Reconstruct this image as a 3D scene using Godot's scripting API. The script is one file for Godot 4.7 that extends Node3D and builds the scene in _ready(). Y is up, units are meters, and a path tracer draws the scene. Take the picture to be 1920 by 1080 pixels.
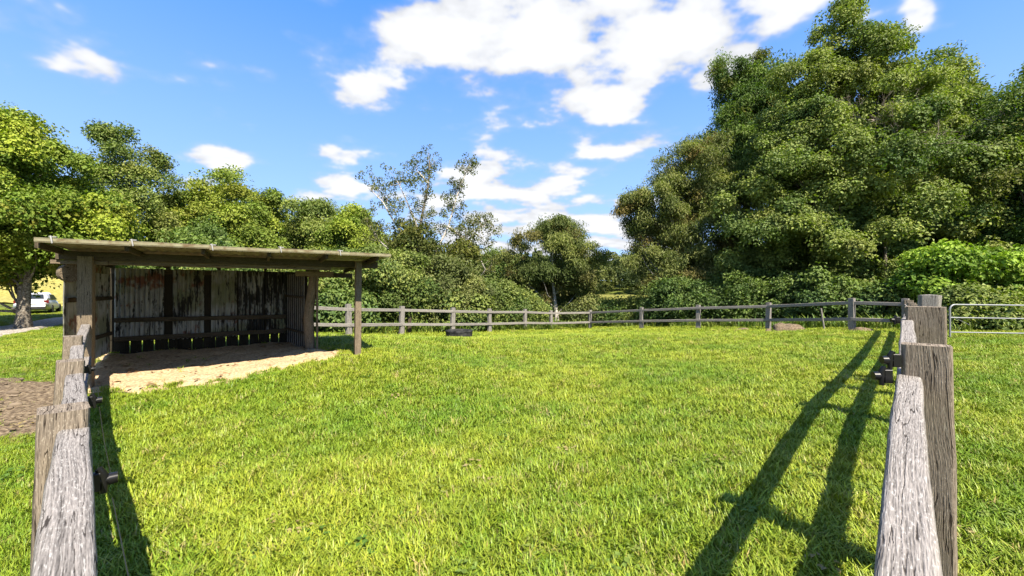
extends Node3D

const CLOUDS := [[1.5, 31.8, 23.3, 6.0, 1.00], [-11.8, 26.7, 10.6, 3.2, 0.75], [-19.4, 23.6, 4.6, 1.8, 0.60], [12.5, 24.9, 9.2, 5.4, 0.75], [15.3, 19.4, 7.6, 1.9, 0.70], [27.0, 30.9, 10.7, 3.8, 1.15], [26.3, 26.1, 3.8, 2.6, 1.0], [20.5, 33.5, 7.0, 3.0, 0.9], [-15.3, 33.2, 4.2, 0.7, 0.40], [-51.0, 24.0, 2.6, 1.3, 0.3], [-46.0, 20.3, 3.4, 2.0, 1.0], [-39.0, 27.6, 1.8, 0.6, 0.40], [-36.9, 24.5, 2.9, 1.0, 0.48], [-35.3, 14.4, 3.7, 2.3, 0.85], [-22.6, 17.0, 3.2, 1.5, 0.68], [-2.2, 21.1, 3.3, 1.4, 0.50], [-13.2, 23.4, 2.1, 0.7, 0.40], [0.0, 14.6, 10.3, 3.4, 0.80], [-7.4, 13.1, 8.0, 3.2, 0.60], [-22.6, 10.9, 5.1, 2.7, 0.62], [-22.0, 13.6, 2.6, 1.0, 0.40], [6.7, 8.8, 12.3, 3.2, 1.5], [-2.2, 7.8, 8.1, 3.3, 1.1], [13.2, 6.5, 7.3, 3.8, 1.4], [44.9, 25.9, 1.7, 1.9, 0.95], [47.6, 23.1, 1.4, 1.3, 0.30], [-51.1, 18.8, 0.9, 0.8, 0.50], [-27.5, 19.4, 2.3, 1.2, 0.25], [-32.0, 24.4, 2.1, 0.7, 0.40]]
const SKY_GAIN := 0.72
const CLOUD_GAIN := 0.50


# ---------------------------------------------------------------- mesh builder
class MB:
	var v := PackedVector3Array()
	var n := PackedVector3Array()
	var t := PackedVector2Array()
	var c := PackedColorArray()
	var ix := PackedInt32Array()
	var tint := Color.WHITE

	func vert(p: Vector3, nn: Vector3, uv: Vector2) -> int:
		v.append(p); n.append(nn); t.append(uv); c.append(tint)
		return v.size() - 1

	func face(a: int, b: int, d: int) -> void:
		var g := (v[b] - v[a]).cross(v[d] - v[a])
		if g.dot(n[a] + n[b] + n[d]) > 0.0:
			ix.append(a); ix.append(d); ix.append(b)
		else:
			ix.append(a); ix.append(b); ix.append(d)

	func tri(p: Vector3, q: Vector3, r: Vector3) -> void:
		var g := (r - p).cross(q - p).normalized()
		var a := vert(p, g, Vector2(p.x, p.y)); var b := vert(q, g, Vector2(q.x, q.y)); var d := vert(r, g, Vector2(r.x, r.y))
		ix.append(a); ix.append(b); ix.append(d)

	func quad(p: Vector3, q: Vector3, r: Vector3, s: Vector3, out: Vector3, w := 1.0) -> void:
		var g := (q - p).cross(r - p).normalized()
		if g.dot(out) < 0.0: g = -g
		var lu := p.distance_to(q) * w; var lv := q.distance_to(r) * w
		var a := vert(p, g, Vector2(0, 0)); var b := vert(q, g, Vector2(lu, 0)); var d := vert(r, g, Vector2(lu, lv)); var e := vert(s, g, Vector2(0, lv))
		face(a, b, d); face(a, d, e)

	func box(at: Vector3, size: Vector3, turn := Basis()) -> void:
		var h := size * 0.5
		for ax in 3:
			for s in [-1.0, 1.0]:
				var o := Vector3.ZERO; o[ax] = s * h[ax]
				var a1 := Vector3.ZERO; a1[(ax + 1) % 3] = h[(ax + 1) % 3]
				var a2 := Vector3.ZERO; a2[(ax + 2) % 3] = h[(ax + 2) % 3]
				quad(at + turn * (o - a1 - a2), at + turn * (o + a1 - a2), at + turn * (o + a1 + a2), at + turn * (o - a1 + a2), turn * o)

	# a sawn or split timber from a to b: rounded rectangle (w across, h along «up»), uneven by amp
	func beam(a: Vector3, b: Vector3, w: float, h: float, up: Vector3, sd: int, amp := 0.004, bev := 0.012, w2 := -1.0, h2 := -1.0) -> void:
		var d := (b - a); var ln := d.length(); d /= ln
		var side := d.cross(up).normalized(); var upv := side.cross(d).normalized()
		if w2 < 0.0: w2 = w
		if h2 < 0.0: h2 = h
		var fn := FastNoiseLite.new(); fn.seed = sd; fn.frequency = 1.0
		var rng := RandomNumberGenerator.new(); rng.seed = sd
		var uo := rng.randf() * 7.0; var vo := rng.randf() * 7.0
		var rings := clampi(int(ln / 0.12), 2, 40)
		var first := v.size(); var per := 13
		for k in rings + 1:
			var f := float(k) / rings
			var ww := lerpf(w, w2, f) * 0.5; var hh := lerpf(h, h2, f) * 0.5
			var o := a + d * ln * f
			var around := 0.0; var last := Vector2.ZERO
			for j in per:
				var jj := j % 12
				var q := jj / 3; var ang := (q * 90.0 + (jj % 3) * 45.0)
				var sx: float = [1, -1, -1, 1][q]; var sy: float = [1, 1, -1, -1][q]
				var dir := Vector2(cos(deg_to_rad(ang)), sin(deg_to_rad(ang)))
				var p2 := Vector2(sx * (ww - bev), sy * (hh - bev)) + dir * bev
				var wob := amp * 0.7 * fn.get_noise_3d(f * ln * 3.0 + 13.0, p2.x * 9.0 + 5.0, p2.y * 9.0) + amp * 1.3 * fn.get_noise_2d(f * ln * 0.8, 40.0 + q)
				p2 += dir * wob
				if j > 0: around += p2.distance_to(last)
				last = p2
				vert(o + side * p2.x + upv * p2.y, (side * dir.x + upv * dir.y), Vector2((around + uo) / 0.5, (f * ln + vo) / 1.4))
		for k in rings:
			for j in 12:
				var i := first + k * per + j
				face(i, i + 1, i + per + 1); face(i, i + per + 1, i + per)
		for e in 2:
			var base := first + (0 if e == 0 else rings * per)
			var nn := -d if e == 0 else d
			var mid := Vector3.ZERO
			for j in 12: mid += v[base + j] / 12.0
			var m := vert(mid + nn * amp * 0.6, nn, Vector2(uo, vo))
			var ring := []
			for j in 13:
				var p := v[base + j]
				var rel := p - mid
				ring.append(vert(p, nn, Vector2(uo + rel.dot(side) / 0.5, vo + rel.dot(upv) / 0.9)))
			for j in 12: face(m, ring[j], ring[j + 1])

	func tube(pts: PackedVector3Array, radii: PackedFloat32Array, sides := 8, lump := 0.0, sd := 1) -> void:
		var fn := FastNoiseLite.new(); fn.seed = sd; fn.frequency = 1.0
		var first := v.size()
		var x := Vector3.RIGHT
		var along := 0.0
		for k in pts.size():
			var d := (pts[mini(k + 1, pts.size() - 1)] - pts[maxi(k - 1, 0)]).normalized()
			if absf(d.dot(x)) > 0.95: x = Vector3.FORWARD
			x = (x - d * x.dot(d)).normalized()
			var y := d.cross(x)
			if k > 0: along += pts[k].distance_to(pts[k - 1])
			for j in sides + 1:
				var a := TAU * (j % sides) / sides
				var nn := x * cos(a) + y * sin(a)
				var r := radii[k]
				if lump > 0.0: r *= 1.0 + lump * fn.get_noise_3d(pts[k].x * 2 + nn.x * 1.5, pts[k].y * 2, nn.z * 1.5 + nn.y)
				vert(pts[k] + nn * r, nn, Vector2(float(j) / sides * maxf(1.0, roundf(radii[0] * 10.0)), along))
		for k in pts.size() - 1:
			for j in sides:
				var i := first + k * (sides + 1) + j
				face(i, i + 1, i + sides + 2); face(i, i + sides + 2, i + sides + 1)
		for e in [0, pts.size() - 1]:
			var nn := (pts[0] - pts[1]).normalized() if e == 0 else (pts[e] - pts[e - 1]).normalized()
			var m := vert(pts[e] + nn * radii[e] * 0.15, nn, Vector2.ZERO)
			var ring := []
			for j in sides + 1: ring.append(vert(v[first + e * (sides + 1) + j], nn, Vector2(0.1 * cos(j), 0.1 * sin(j))))
			for j in sides: face(m, ring[j], ring[j + 1])

	func lathe(prof: PackedVector2Array, at: Vector3, sides := 28) -> void:
		for k in prof.size() - 1:
			var p := prof[k]; var q := prof[k + 1]
			var nr := Vector2(q.y - p.y, p.x - q.x).normalized()
			var base := v.size()
			for j in sides + 1:
				var a := TAU * j / sides
				var o := Vector3(cos(a), 0, sin(a))
				var nn := (o * nr.x + Vector3.UP * nr.y)
				vert(at + o * p.x + Vector3.UP * p.y, nn, Vector2(float(j) / sides * 4.0, p.y))
				vert(at + o * q.x + Vector3.UP * q.y, nn, Vector2(float(j) / sides * 4.0, q.y))
			for j in sides:
				var i := base + j * 2
				face(i, i + 1, i + 3); face(i, i + 3, i + 2)

	func mesh() -> ArrayMesh:
		var a := []; a.resize(Mesh.ARRAY_MAX)
		a[Mesh.ARRAY_VERTEX] = v; a[Mesh.ARRAY_NORMAL] = n; a[Mesh.ARRAY_TEX_UV] = t; a[Mesh.ARRAY_COLOR] = c; a[Mesh.ARRAY_INDEX] = ix
		var m := ArrayMesh.new(); m.add_surface_from_arrays(Mesh.PRIMITIVE_TRIANGLES, a)
		return m

# ---------------------------------------------------------------- naming
var used := {}
func numbered(called: String) -> String:
	if not used.has(called):
		used[called] = 0
		return called
	used[called] += 1
	return "%s_%03d" % [called, used[called]]

func tag(o: Node, label: String, category: String, group := "") -> void:
	o.set_meta("label", label); o.set_meta("category", category)
	if group: o.set_meta("group", group)

func thing(called: String, label: String, category: String, at := Vector3.ZERO, turn := 0.0, group := "") -> Node3D:
	var o := Node3D.new(); o.name = numbered(called); add_child(o)
	o.position = at; o.rotation.y = turn
	tag(o, label, category, group)
	return o

func put(called: String, m: Mesh, mat: Material, parent: Node = null) -> MeshInstance3D:
	var o := MeshInstance3D.new()
	o.mesh = m; o.material_override = mat
	if parent == null:
		o.name = numbered(called); add_child(o)
	else:
		var k := 0; var nm := called
		while parent.has_node(NodePath(nm)):
			k += 1; nm = "%s_%03d" % [called, k]
		o.name = nm; parent.add_child(o, true)
	return o

func struct(called: String, m: Mesh, mat: Material) -> MeshInstance3D:
	var o := put(called, m, mat); o.set_meta("kind", "structure"); return o

func multi(called: String, m: Mesh, mat: Material, buf: PackedFloat32Array, parent: Node = null) -> MultiMeshInstance3D:
	var mm := MultiMesh.new(); mm.transform_format = MultiMesh.TRANSFORM_3D; mm.use_colors = true
	mm.mesh = m; mm.instance_count = buf.size() / 16; mm.buffer = buf
	var o := MultiMeshInstance3D.new(); o.multimesh = mm; o.material_override = mat
	if parent == null:
		o.name = numbered(called); add_child(o)
	else:
		o.name = called; parent.add_child(o, true)
	return o

func push(buf: PackedFloat32Array, b: Basis, p: Vector3, c: Color) -> void:
	buf.append_array(PackedFloat32Array([b.x.x, b.y.x, b.z.x, p.x, b.x.y, b.y.y, b.z.y, p.y, b.x.z, b.y.z, b.z.z, p.z, c.r, c.g, c.b, 1.0]))

func W(x: float, d: float, y := 0.0) -> Vector3: return Vector3(x, y, -d)
func G(x: float, d: float, y := 0.0) -> Vector3: return Vector3(x, ground(x, d) + y, -d)

# ---------------------------------------------------------------- terrain
var CP: Array[Vector3] = []   # x, distance ahead, height
func ground_raw(x: float, d: float) -> float:
	var sw := 0.0; var sh := 0.0
	for p in CP:
		var q := (x - p.x) * (x - p.x) + (d - p.y) * (d - p.y) + 1.5
		var w := 1.0 / (q * q)
		sw += w; sh += w * p.z
	return sh / sw

var HG := PackedFloat32Array()
const HX0 := -60
const HD0 := -14
const HW := 131
const HH := 85
func ground(x: float, d: float) -> float:
	var fx := x - HX0; var fd := d - HD0
	if fx < 0 or fd < 0 or fx >= HW - 1 or fd >= HH - 1: return ground_raw(x, d)
	var i := int(fx); var j := int(fd); var a := fx - i; var b := fd - j
	var k := j * HW + i
	return lerpf(lerpf(HG[k], HG[k + 1], a), lerpf(HG[k + HW], HG[k + HW + 1], a), b)

# ---------------------------------------------------------------- materials
var M := {}
func mat(c: Color, rough := 0.85) -> StandardMaterial3D:
	var m := StandardMaterial3D.new(); m.albedo_color = c.linear_to_srgb(); m.roughness = rough; m.metallic_specular = 0.4
	return m

func noise_tex(fr: float, oct: int, sd: int, cols: Array, offs: Array, size := 512, type := FastNoiseLite.TYPE_SIMPLEX) -> NoiseTexture2D:
	var f := FastNoiseLite.new(); f.seed = sd; f.frequency = fr; f.fractal_octaves = oct; f.noise_type = type
	var g := Gradient.new()
	var cc := PackedColorArray()
	for c in cols: cc.append((c as Color).linear_to_srgb())
	g.offsets = PackedFloat32Array(offs); g.colors = cc
	var t := NoiseTexture2D.new(); t.width = size; t.height = size; t.seamless = true; t.noise = f; t.color_ramp = g
	return t

func height_tex(fr: float, oct: int, sd: int, size := 512) -> NoiseTexture2D:
	return noise_tex(fr, oct, sd, [Color.BLACK, Color.WHITE], [0.0, 1.0], size)

func tri_mat(t: Texture2D, scale: float, rough: float, hgt: Texture2D = null, hs := 1.0) -> StandardMaterial3D:
	var m := StandardMaterial3D.new(); m.albedo_texture = t; m.roughness = rough; m.metallic_specular = 0.3
	m.uv1_triplanar = true; m.uv1_world_triplanar = true; m.uv1_scale = Vector3.ONE * scale
	if hgt:
		m.heightmap_enabled = true; m.heightmap_texture = hgt; m.heightmap_scale = hs
	return m

func wood_images() -> Array:
	var w := 384; var h := 768
	var a := FastNoiseLite.new(); a.seed = 3; a.frequency = 1.0; a.fractal_octaves = 4
	var b := FastNoiseLite.new(); b.seed = 9; b.frequency = 1.0; b.fractal_octaves = 3
	var col := Image.create(w, h, false, Image.FORMAT_RGB8); var hg := Image.create(w, h, false, Image.FORMAT_RGB8)
	for y in h:
		for x in w:
			var ax := TAU * x / w; var ay := TAU * y / h
			var cx := cos(ax) * 4.0; var sx := sin(ax) * 4.0
			var cy := cos(ay); var sy := sin(ay)
			var warp := b.get_noise_3d(cx * 0.25, sx * 0.25, cy * 1.3 + sy * 1.9)
			var grain := a.get_noise_3d(cx * 3.2 + warp * 0.25, sx * 3.2 + cy * 0.45, sy * 0.45)
			var fine := a.get_noise_3d(cx * 8.0 + 30.0, sx * 8.0 + cy * 4.0, sy * 4.0)
			var crack := absf(b.get_noise_3d(cx * 0.55 + 50.0 + fine * 0.02 + warp * 0.1, sx * 0.55 + cy * 0.2, sy * 0.2 + 9.0))
			var cm := b.get_noise_3d(cx * 0.35 + 80.0, sx * 0.35, cy * 0.5 + sy * 0.6)
			var deep := clampf(1.6 - crack / 0.03, 0.0, 1.0) * clampf(cm * 4.0 + 1.2, 0.0, 1.0)
			var lich := clampf((b.get_noise_3d(cx * 2.0, sx * 2.0 + 20.0, (cy + sy * 1.3) * 7.0) - 0.22) * 5.0, 0.0, 1.0) * clampf(fine * 4.0 + 0.5, 0.0, 1.0)
			var g := 0.185 + 0.14 * grain + 0.15 * fine
			g = clampf(g, 0.05, 0.75)
			var c := Color(g * 1.04, g * 0.97, g * 0.88).lerp(Color(0.40, 0.40, 0.37), lich * 0.7)
			c = c.lerp(Color(0.035, 0.03, 0.026), deep)
			col.set_pixel(x, y, c.linear_to_srgb())
			var e := clampf(0.55 + 0.35 * grain + 0.3 * fine - deep * 0.6, 0, 1)
			hg.set_pixel(x, y, Color(e, e, e))
	return [ImageTexture.create_from_image(col), ImageTexture.create_from_image(hg)]

func tin_image() -> ImageTexture:
	# weathered sheet: zinc grey with black mould, rust and green growth, 6 m by 3 m
	var w := 768; var h := 384
	var a := FastNoiseLite.new(); a.seed = 21; a.frequency = 1.0; a.fractal_octaves = 4
	var im := Image.create(w, h, false, Image.FORMAT_RGB8)
	for y in h:
		for x in w:
			var px := 6.0 * x / w; var py := 3.0 * y / h
			var mould := 0.55 * a.get_noise_3d(px * 1.1, py * 0.8, 1.0) + 0.75 * a.get_noise_3d(px * 14.0, py * 0.9, 4.0) + 0.35 * a.get_noise_3d(px * 26.0, py * 7.0, 8.0) + 0.4 * smoothstep(3.0, 3.5, px) * (1.0 - smoothstep(4.7, 5.2, px))
			var rust := a.get_noise_3d(px * 0.9, py * 1.3, 20.0) + 0.4 * a.get_noise_3d(px * 9.0, py * 4.0, 24.0)
			var moss := a.get_noise_3d(px * 0.8, py * 0.8, 33.0)
			var g := 0.30 + 0.2 * a.get_noise_3d(px * 15.0, py * 1.5, 40.0)
			var c := Color(g * 0.98, g, g * 0.93)
			c = c.lerp(Color(0.16, 0.17, 0.08), clampf(moss * 2.0 + 0.25, 0, 0.75))
			c = c.lerp(Color(0.17, 0.055, 0.03), clampf((rust - 0.33) * 4.0, 0, 0.85))
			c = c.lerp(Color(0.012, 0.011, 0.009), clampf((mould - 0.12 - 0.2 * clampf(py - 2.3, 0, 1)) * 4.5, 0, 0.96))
			im.set_pixel(x, y, c.linear_to_srgb())
	return ImageTexture.create_from_image(im)

func materials() -> void:
	var wi := wood_images()
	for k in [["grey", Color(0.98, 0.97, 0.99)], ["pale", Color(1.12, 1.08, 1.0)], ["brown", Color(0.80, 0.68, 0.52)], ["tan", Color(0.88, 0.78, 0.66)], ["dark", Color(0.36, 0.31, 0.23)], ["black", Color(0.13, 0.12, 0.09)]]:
		var m := StandardMaterial3D.new()
		m.albedo_texture = wi[0]; var c: Color = k[1]; m.albedo_color = Color(minf(c.r, 1.0), minf(c.g, 1.0), minf(c.b, 1.0)).linear_to_srgb()
		m.roughness = 0.88; m.metallic_specular = 0.25
		m.heightmap_enabled = true; m.heightmap_texture = wi[1]; m.heightmap_scale = 0.3
		M[k[0]] = m
	var tin := StandardMaterial3D.new(); tin.albedo_texture = tin_image(); tin.roughness = 0.62; tin.metallic_specular = 0.4
	M.tin = tin
	M.roof = tri_mat(noise_tex(0.03, 5, 44, [Color(0.12, 0.085, 0.045), Color(0.195, 0.18, 0.11), Color(0.25, 0.235, 0.155)], [0.2, 0.45, 0.8], 256), 0.7, 0.55)
	M.steel = mat(Color(0.23, 0.24, 0.25), 0.5); M.steel.metallic = 0.4
	M.zinc = mat(Color(0.22, 0.22, 0.21), 0.6)
	M.rubber = tri_mat(noise_tex(0.02, 3, 4, [Color(0.012, 0.012, 0.013), Color(0.05, 0.05, 0.05)], [0.2, 0.9], 256), 0.8, 0.7)
	M.plastic = mat(Color(0.008, 0.008, 0.008), 0.3)
	M.turf = tri_mat(noise_tex(0.012, 5, 5, [Color(0.045, 0.06, 0.012), Color(0.085, 0.115, 0.016), Color(0.14, 0.15, 0.03)], [0.25, 0.5, 0.8]), 0.35, 0.95, height_tex(0.05, 4, 8), 3.0)
	M.sand = tri_mat(noise_tex(0.045, 5, 12, [Color(0.30, 0.215, 0.125), Color(0.40, 0.295, 0.175), Color(0.48, 0.37, 0.23)], [0.25, 0.5, 0.8]), 0.6, 0.95, height_tex(0.06, 5, 13), 1.5)
	M.dirt = tri_mat(noise_tex(0.04, 5, 15, [Color(0.06, 0.043, 0.028), Color(0.14, 0.105, 0.068), Color(0.22, 0.175, 0.115)], [0.25, 0.5, 0.8]), 0.6, 0.95, height_tex(0.06, 5, 16), 2.0)
	M.gravel = tri_mat(noise_tex(0.03, 4, 17, [Color(0.2, 0.17, 0.14), Color(0.36, 0.33, 0.29), Color(0.46, 0.43, 0.39)], [0.25, 0.5, 0.8]), 0.5, 0.95, height_tex(0.06, 4, 18), 3.0)
	M.bark = tri_mat(noise_tex(0.02, 5, 25, [Color(0.06, 0.05, 0.04), Color(0.17, 0.145, 0.115), Color(0.28, 0.26, 0.22)], [0.25, 0.5, 0.8]), 0.9, 0.95, height_tex(0.03, 5, 26), 2.0)
	M.palebark = tri_mat(noise_tex(0.02, 4, 27, [Color(0.22, 0.19, 0.16), Color(0.42, 0.39, 0.35), Color(0.58, 0.56, 0.52)], [0.2, 0.5, 0.8]), 0.9, 0.9)
	M.twig = mat(Color(0.30, 0.25, 0.21), 0.9)
	var leaf := StandardMaterial3D.new(); leaf.vertex_color_use_as_albedo = true; leaf.roughness = 0.6; leaf.metallic_specular = 0.35
	leaf.backlight_enabled = true; leaf.backlight = Color(0.72, 0.8, 0.32); leaf.cull_mode = BaseMaterial3D.CULL_DISABLED
	M.leaf = leaf
	var grass := StandardMaterial3D.new(); grass.vertex_color_use_as_albedo = true; grass.roughness = 0.5; grass.metallic_specular = 0.4
	grass.backlight_enabled = true; grass.backlight = Color(0.56, 0.6, 0.3); grass.cull_mode = BaseMaterial3D.CULL_DISABLED
	M.grass = grass

# ---------------------------------------------------------------- sky
func sky_image() -> Image:
	var w := 2400; var h := 1200
	var im := Image.create(w, h, false, Image.FORMAT_RGBF)
	var f := FastNoiseLite.new(); f.seed = 77; f.frequency = 1.0; f.fractal_octaves = 7; f.fractal_gain = 0.56
	var f2 := FastNoiseLite.new(); f2.seed = 12; f2.frequency = 1.0; f2.fractal_octaves = 3
	# cloud banks: azimuth, elevation, half width, half height (degrees), weight
	var banks := CLOUDS
	var data := PackedFloat32Array(); data.resize(w * h * 3)
	var k := 0
	for y in h:
		var el := 90.0 - 180.0 * (y + 0.5) / h
		var low := el < 0.0
		var t := clampf(el / 90.0, 0.0, 1.0)
		var s := pow(clampf(sin(deg_to_rad(maxf(el, 0.0))), 0, 1), 0.52)
		var base := Color(0.44, 0.62, 0.84).lerp(Color(0.045, 0.175, 0.53), clampf(s * 1.28, 0, 1)) * SKY_GAIN
		var se := sin(deg_to_rad(el)); var ce := cos(deg_to_rad(el))
		for x in w:
			if low:
				data[k] = base.r * 0.5; data[k + 1] = base.g * 0.5; data[k + 2] = base.b * 0.45; k += 3
				continue
			var az := wrapf(360.0 * (x + 0.5) / w, -180.0, 180.0)
			var ra := deg_to_rad(az)
			var dx := sin(ra) * ce; var dz := cos(ra) * ce
			var q := 1.0 / (se + 0.16)
			var px := dx * q; var pz := dz * q
			var n1 := f.get_noise_3d(px * 2.1, pz * 2.6, se * 3.0)
			var n2 := f2.get_noise_3d(px * 0.55 + 9.0, pz * 0.6, 3.0)
			var m := -0.55
			var away := maxf(clampf((absf(az) - 58.0) / 16.0, 0, 1), clampf((el - 38.0) / 10.0, 0, 1))
			m += 0.95 * away * clampf(n2 + 0.62, 0, 1)
			if absf(az) < 75.0 and el < 55.0:
				for b in banks:
					var ex: float = (az - b[0]) / b[2]; var ey: float = (el - b[1]) / b[3]
					var rr: float = ex * ex + ey * ey
					if rr < 6.0: m += 1.2 * b[4] * exp(-rr * 1.0)
			var d := minf(m, 0.34) + n1 * 1.3
			var al := smoothstep(0.0, 0.36, d)
			var wisp := smoothstep(-0.25, 0.3, d) * 0.22
			al = maxf(al, wisp)
			var dense := clampf(d * 1.3, 0, 1)
			var grey := clampf(f2.get_noise_3d(px * 2.3, pz * 3.2, 20.0) * 0.5 + 0.5, 0, 1)
			var cl := lerpf(0.50, 0.84, clampf(dense * 0.8 + grey * 0.7 - 0.2 + n1 * 0.3, 0, 1)) * CLOUD_GAIN
			if el < 12.0: cl *= lerpf(0.80, 1.0, el / 12.0)
			data[k] = lerpf(base.r, cl * 0.965, al); data[k + 1] = lerpf(base.g, cl * 0.985, al); data[k + 2] = lerpf(base.b, cl * 1.03, al)
			k += 3
	im.set_data(w, h, false, Image.FORMAT_RGBF, data.to_byte_array())
	return im

# ---------------------------------------------------------------- vegetation
func rdir(r: RandomNumberGenerator) -> Vector3:
	var z := r.randf_range(-1, 1); var a := r.randf() * TAU; var q := sqrt(1 - z * z)
	return Vector3(q * cos(a), z, q * sin(a))

func frame(up: Vector3, spin: float) -> Basis:
	var y := up.normalized(); var x := y.cross(Vector3(0.31, 0.2, 0.93)).normalized()
	return Basis(x, y, x.cross(y)).rotated(y, spin)

func leaf_cluster(n: int, ln: float, wd: float, rad: float, droop: float, sd: int) -> ArrayMesh:
	var r := RandomNumberGenerator.new(); r.seed = sd
	var b := MB.new()
	for i in n:
		var o := rdir(r); var p := o * rad * pow(r.randf(), 0.5)
		p.y *= 0.75
		var ax := (rdir(r) + o * 0.9 + Vector3.DOWN * droop).normalized()
		var nn := (rdir(r) * 0.75 + o * 0.5 + Vector3.UP * 0.8); nn = (nn - ax * nn.dot(ax)).normalized()
		var sx := ax.cross(nn)
		var l := ln * r.randf_range(0.7, 1.25); var w := wd * r.randf_range(0.8, 1.2) * 0.5
		var tv := r.randf_range(0.78, 1.2); b.tint = Color(tv * r.randf_range(0.9, 1.12), tv, tv * r.randf_range(0.8, 1.1))
		var m := p + ax * l * 0.42
		var tip := p + ax * l - nn * l * 0.16
		b.tri(p, m + sx * w + nn * w * 0.35, tip); b.tri(p, tip, m - sx * w + nn * w * 0.35)
	return b.mesh()

func grass_clump(n: int, sd: int, hgt: float, rad: float) -> ArrayMesh:
	var r := RandomNumberGenerator.new(); r.seed = sd
	var b := MB.new()
	for i in n:
		var a := r.randf() * TAU; var p := Vector3(cos(a), 0, sin(a)) * rad * sqrt(r.randf())
		var la := r.randf() * TAU; var lean := Vector3(cos(la), 0, sin(la)) * r.randf_range(0.25, 1.25)
		var h := hgt * r.randf_range(0.55, 1.15); var w := r.randf_range(0.0027, 0.0053)
		var sx := lean.cross(Vector3.UP).normalized() * w
		var tv := r.randf_range(0.75, 1.25); b.tint = Color(tv * r.randf_range(0.88, 1.2), tv, tv * r.randf_range(0.7, 1.2))
		var q := p + Vector3.UP * h * 0.55 + lean * h * 0.28
		var e := p + Vector3.UP * h * 0.85 + lean * h * 0.85
		p.y -= 0.012
		b.tri(p - sx, p + sx, q + sx); b.tri(p - sx, q + sx, q - sx); b.tri(q - sx, q + sx, e)
	return b.mesh()

var LEAF := {}

func crown(parent: Node3D, o: Dictionary) -> PackedVector3Array:
	var r := RandomNumberGenerator.new(); r.seed = o.sd
	var buf := PackedFloat32Array()
	var cols: Array = o.cols
	var limbs := PackedVector3Array()
	var total := 0.0
	for e in o.ells: total += pow(e[3] * e[4] * e[5], 0.667)
	for e in o.ells:
		var c := Vector3(e[0], e[1], e[2]); var rad := Vector3(e[3], e[4], e[5])
		var np := int(o.np * pow(e[3] * e[4] * e[5], 0.667) / total)
		for i in np:
			var d := rdir(r)
			var deep := r.randf_range(0.72, 1.06) if r.randf() < 0.82 else r.randf_range(0.3, 0.7)
			var pc := c + d * rad * deep
			if pc.y < o.get("floor", 0.3): continue
			if i % 3 == 0: limbs.append(pc)
			var pr: float = o.pr * r.randf_range(0.6, 1.35)
			var k := r.randf(); k = k * k * (3 - 2 * k)
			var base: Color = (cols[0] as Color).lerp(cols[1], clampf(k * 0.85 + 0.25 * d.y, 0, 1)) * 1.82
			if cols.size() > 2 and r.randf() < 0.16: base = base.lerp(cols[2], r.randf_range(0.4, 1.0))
			for j in int(o.nc):
				var d2 := (rdir(r) + d * 0.55 + Vector3.UP * 0.35).normalized()
				var p := pc + d2 * Vector3(pr, pr * o.get("flat", 0.8), pr) * (r.randf_range(0.4, 1.15) if r.randf() < 0.9 else r.randf_range(1.15, 1.7))
				var up := (d2 * 0.6 + Vector3.UP * 0.7 + rdir(r) * 0.4)
				var s: float = o.sc * r.randf_range(0.6, 1.45)
				var tv := r.randf_range(0.78, 1.22)
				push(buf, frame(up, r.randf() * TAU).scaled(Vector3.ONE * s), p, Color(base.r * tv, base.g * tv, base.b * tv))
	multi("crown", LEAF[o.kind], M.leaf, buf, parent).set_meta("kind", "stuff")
	return limbs

func make_tree(o: Dictionary) -> Node3D:
	var at := G(o.x, o.d)
	var th := thing(o.name, o.label, o.get("cat", "tree"), at, 0.0, o.get("group", ""))
	var limbs := crown(th, o)
	var r := RandomNumberGenerator.new(); r.seed = o.sd + 5
	var tr: float = o.get("tr", 0.2)
	if tr > 0.0:
		var top: Vector3 = o.get("top", Vector3(0, o.ells[0][1], 0))
		var foot: Vector3 = o.get("foot", Vector3.ZERO)
		for st in o.get("stems", [Vector3.ZERO]):
			var b := MB.new(); var pts := PackedVector3Array(); var rr := PackedFloat32Array()
			for k in 12:
				var f := k / 11.0
				pts.append(foot + st * (0.25 + f) + (top - foot) * f + Vector3(sin(f * 5 + o.sd) * 0.12, 0, cos(f * 4 + o.sd) * 0.12) * top.y * 0.12 * f - Vector3.UP * (0.15 if k == 0 else 0.0))
				rr.append(tr * (1.0 - 0.75 * f) * (1.5 if k == 0 else 1.0))
			b.tube(pts, rr, 10, 0.25, o.sd)
			put("trunk", b.mesh(), M[o.get("bark", "bark")], th)
		var lb := MB.new()
		for i in limbs.size():
			if i % int(o.get("every", 4)): continue
			var q := limbs[i]
			var f := clampf(q.y / maxf(top.y, 0.1) - 0.28 - r.randf() * 0.2, 0.12, 0.92)
			var p0 := foot + (top - foot) * f
			var mid := p0.lerp(q, 0.5) + Vector3(0, -0.08 * p0.distance_to(q) + r.randf_range(-0.2, 0.3), 0) + rdir(r) * 0.2
			lb.tube(PackedVector3Array([p0, p0.lerp(mid, 0.5) + rdir(r) * 0.08, mid, mid.lerp(q, 0.5) + rdir(r) * 0.12, q]), PackedFloat32Array([tr * 0.34, tr * 0.27, tr * 0.2, tr * 0.12, 0.012]), 6)
		if lb.v.size(): put("limbs", lb.mesh(), M[o.get("limbbark", o.get("bark", "bark"))], th)
	return th

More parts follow.
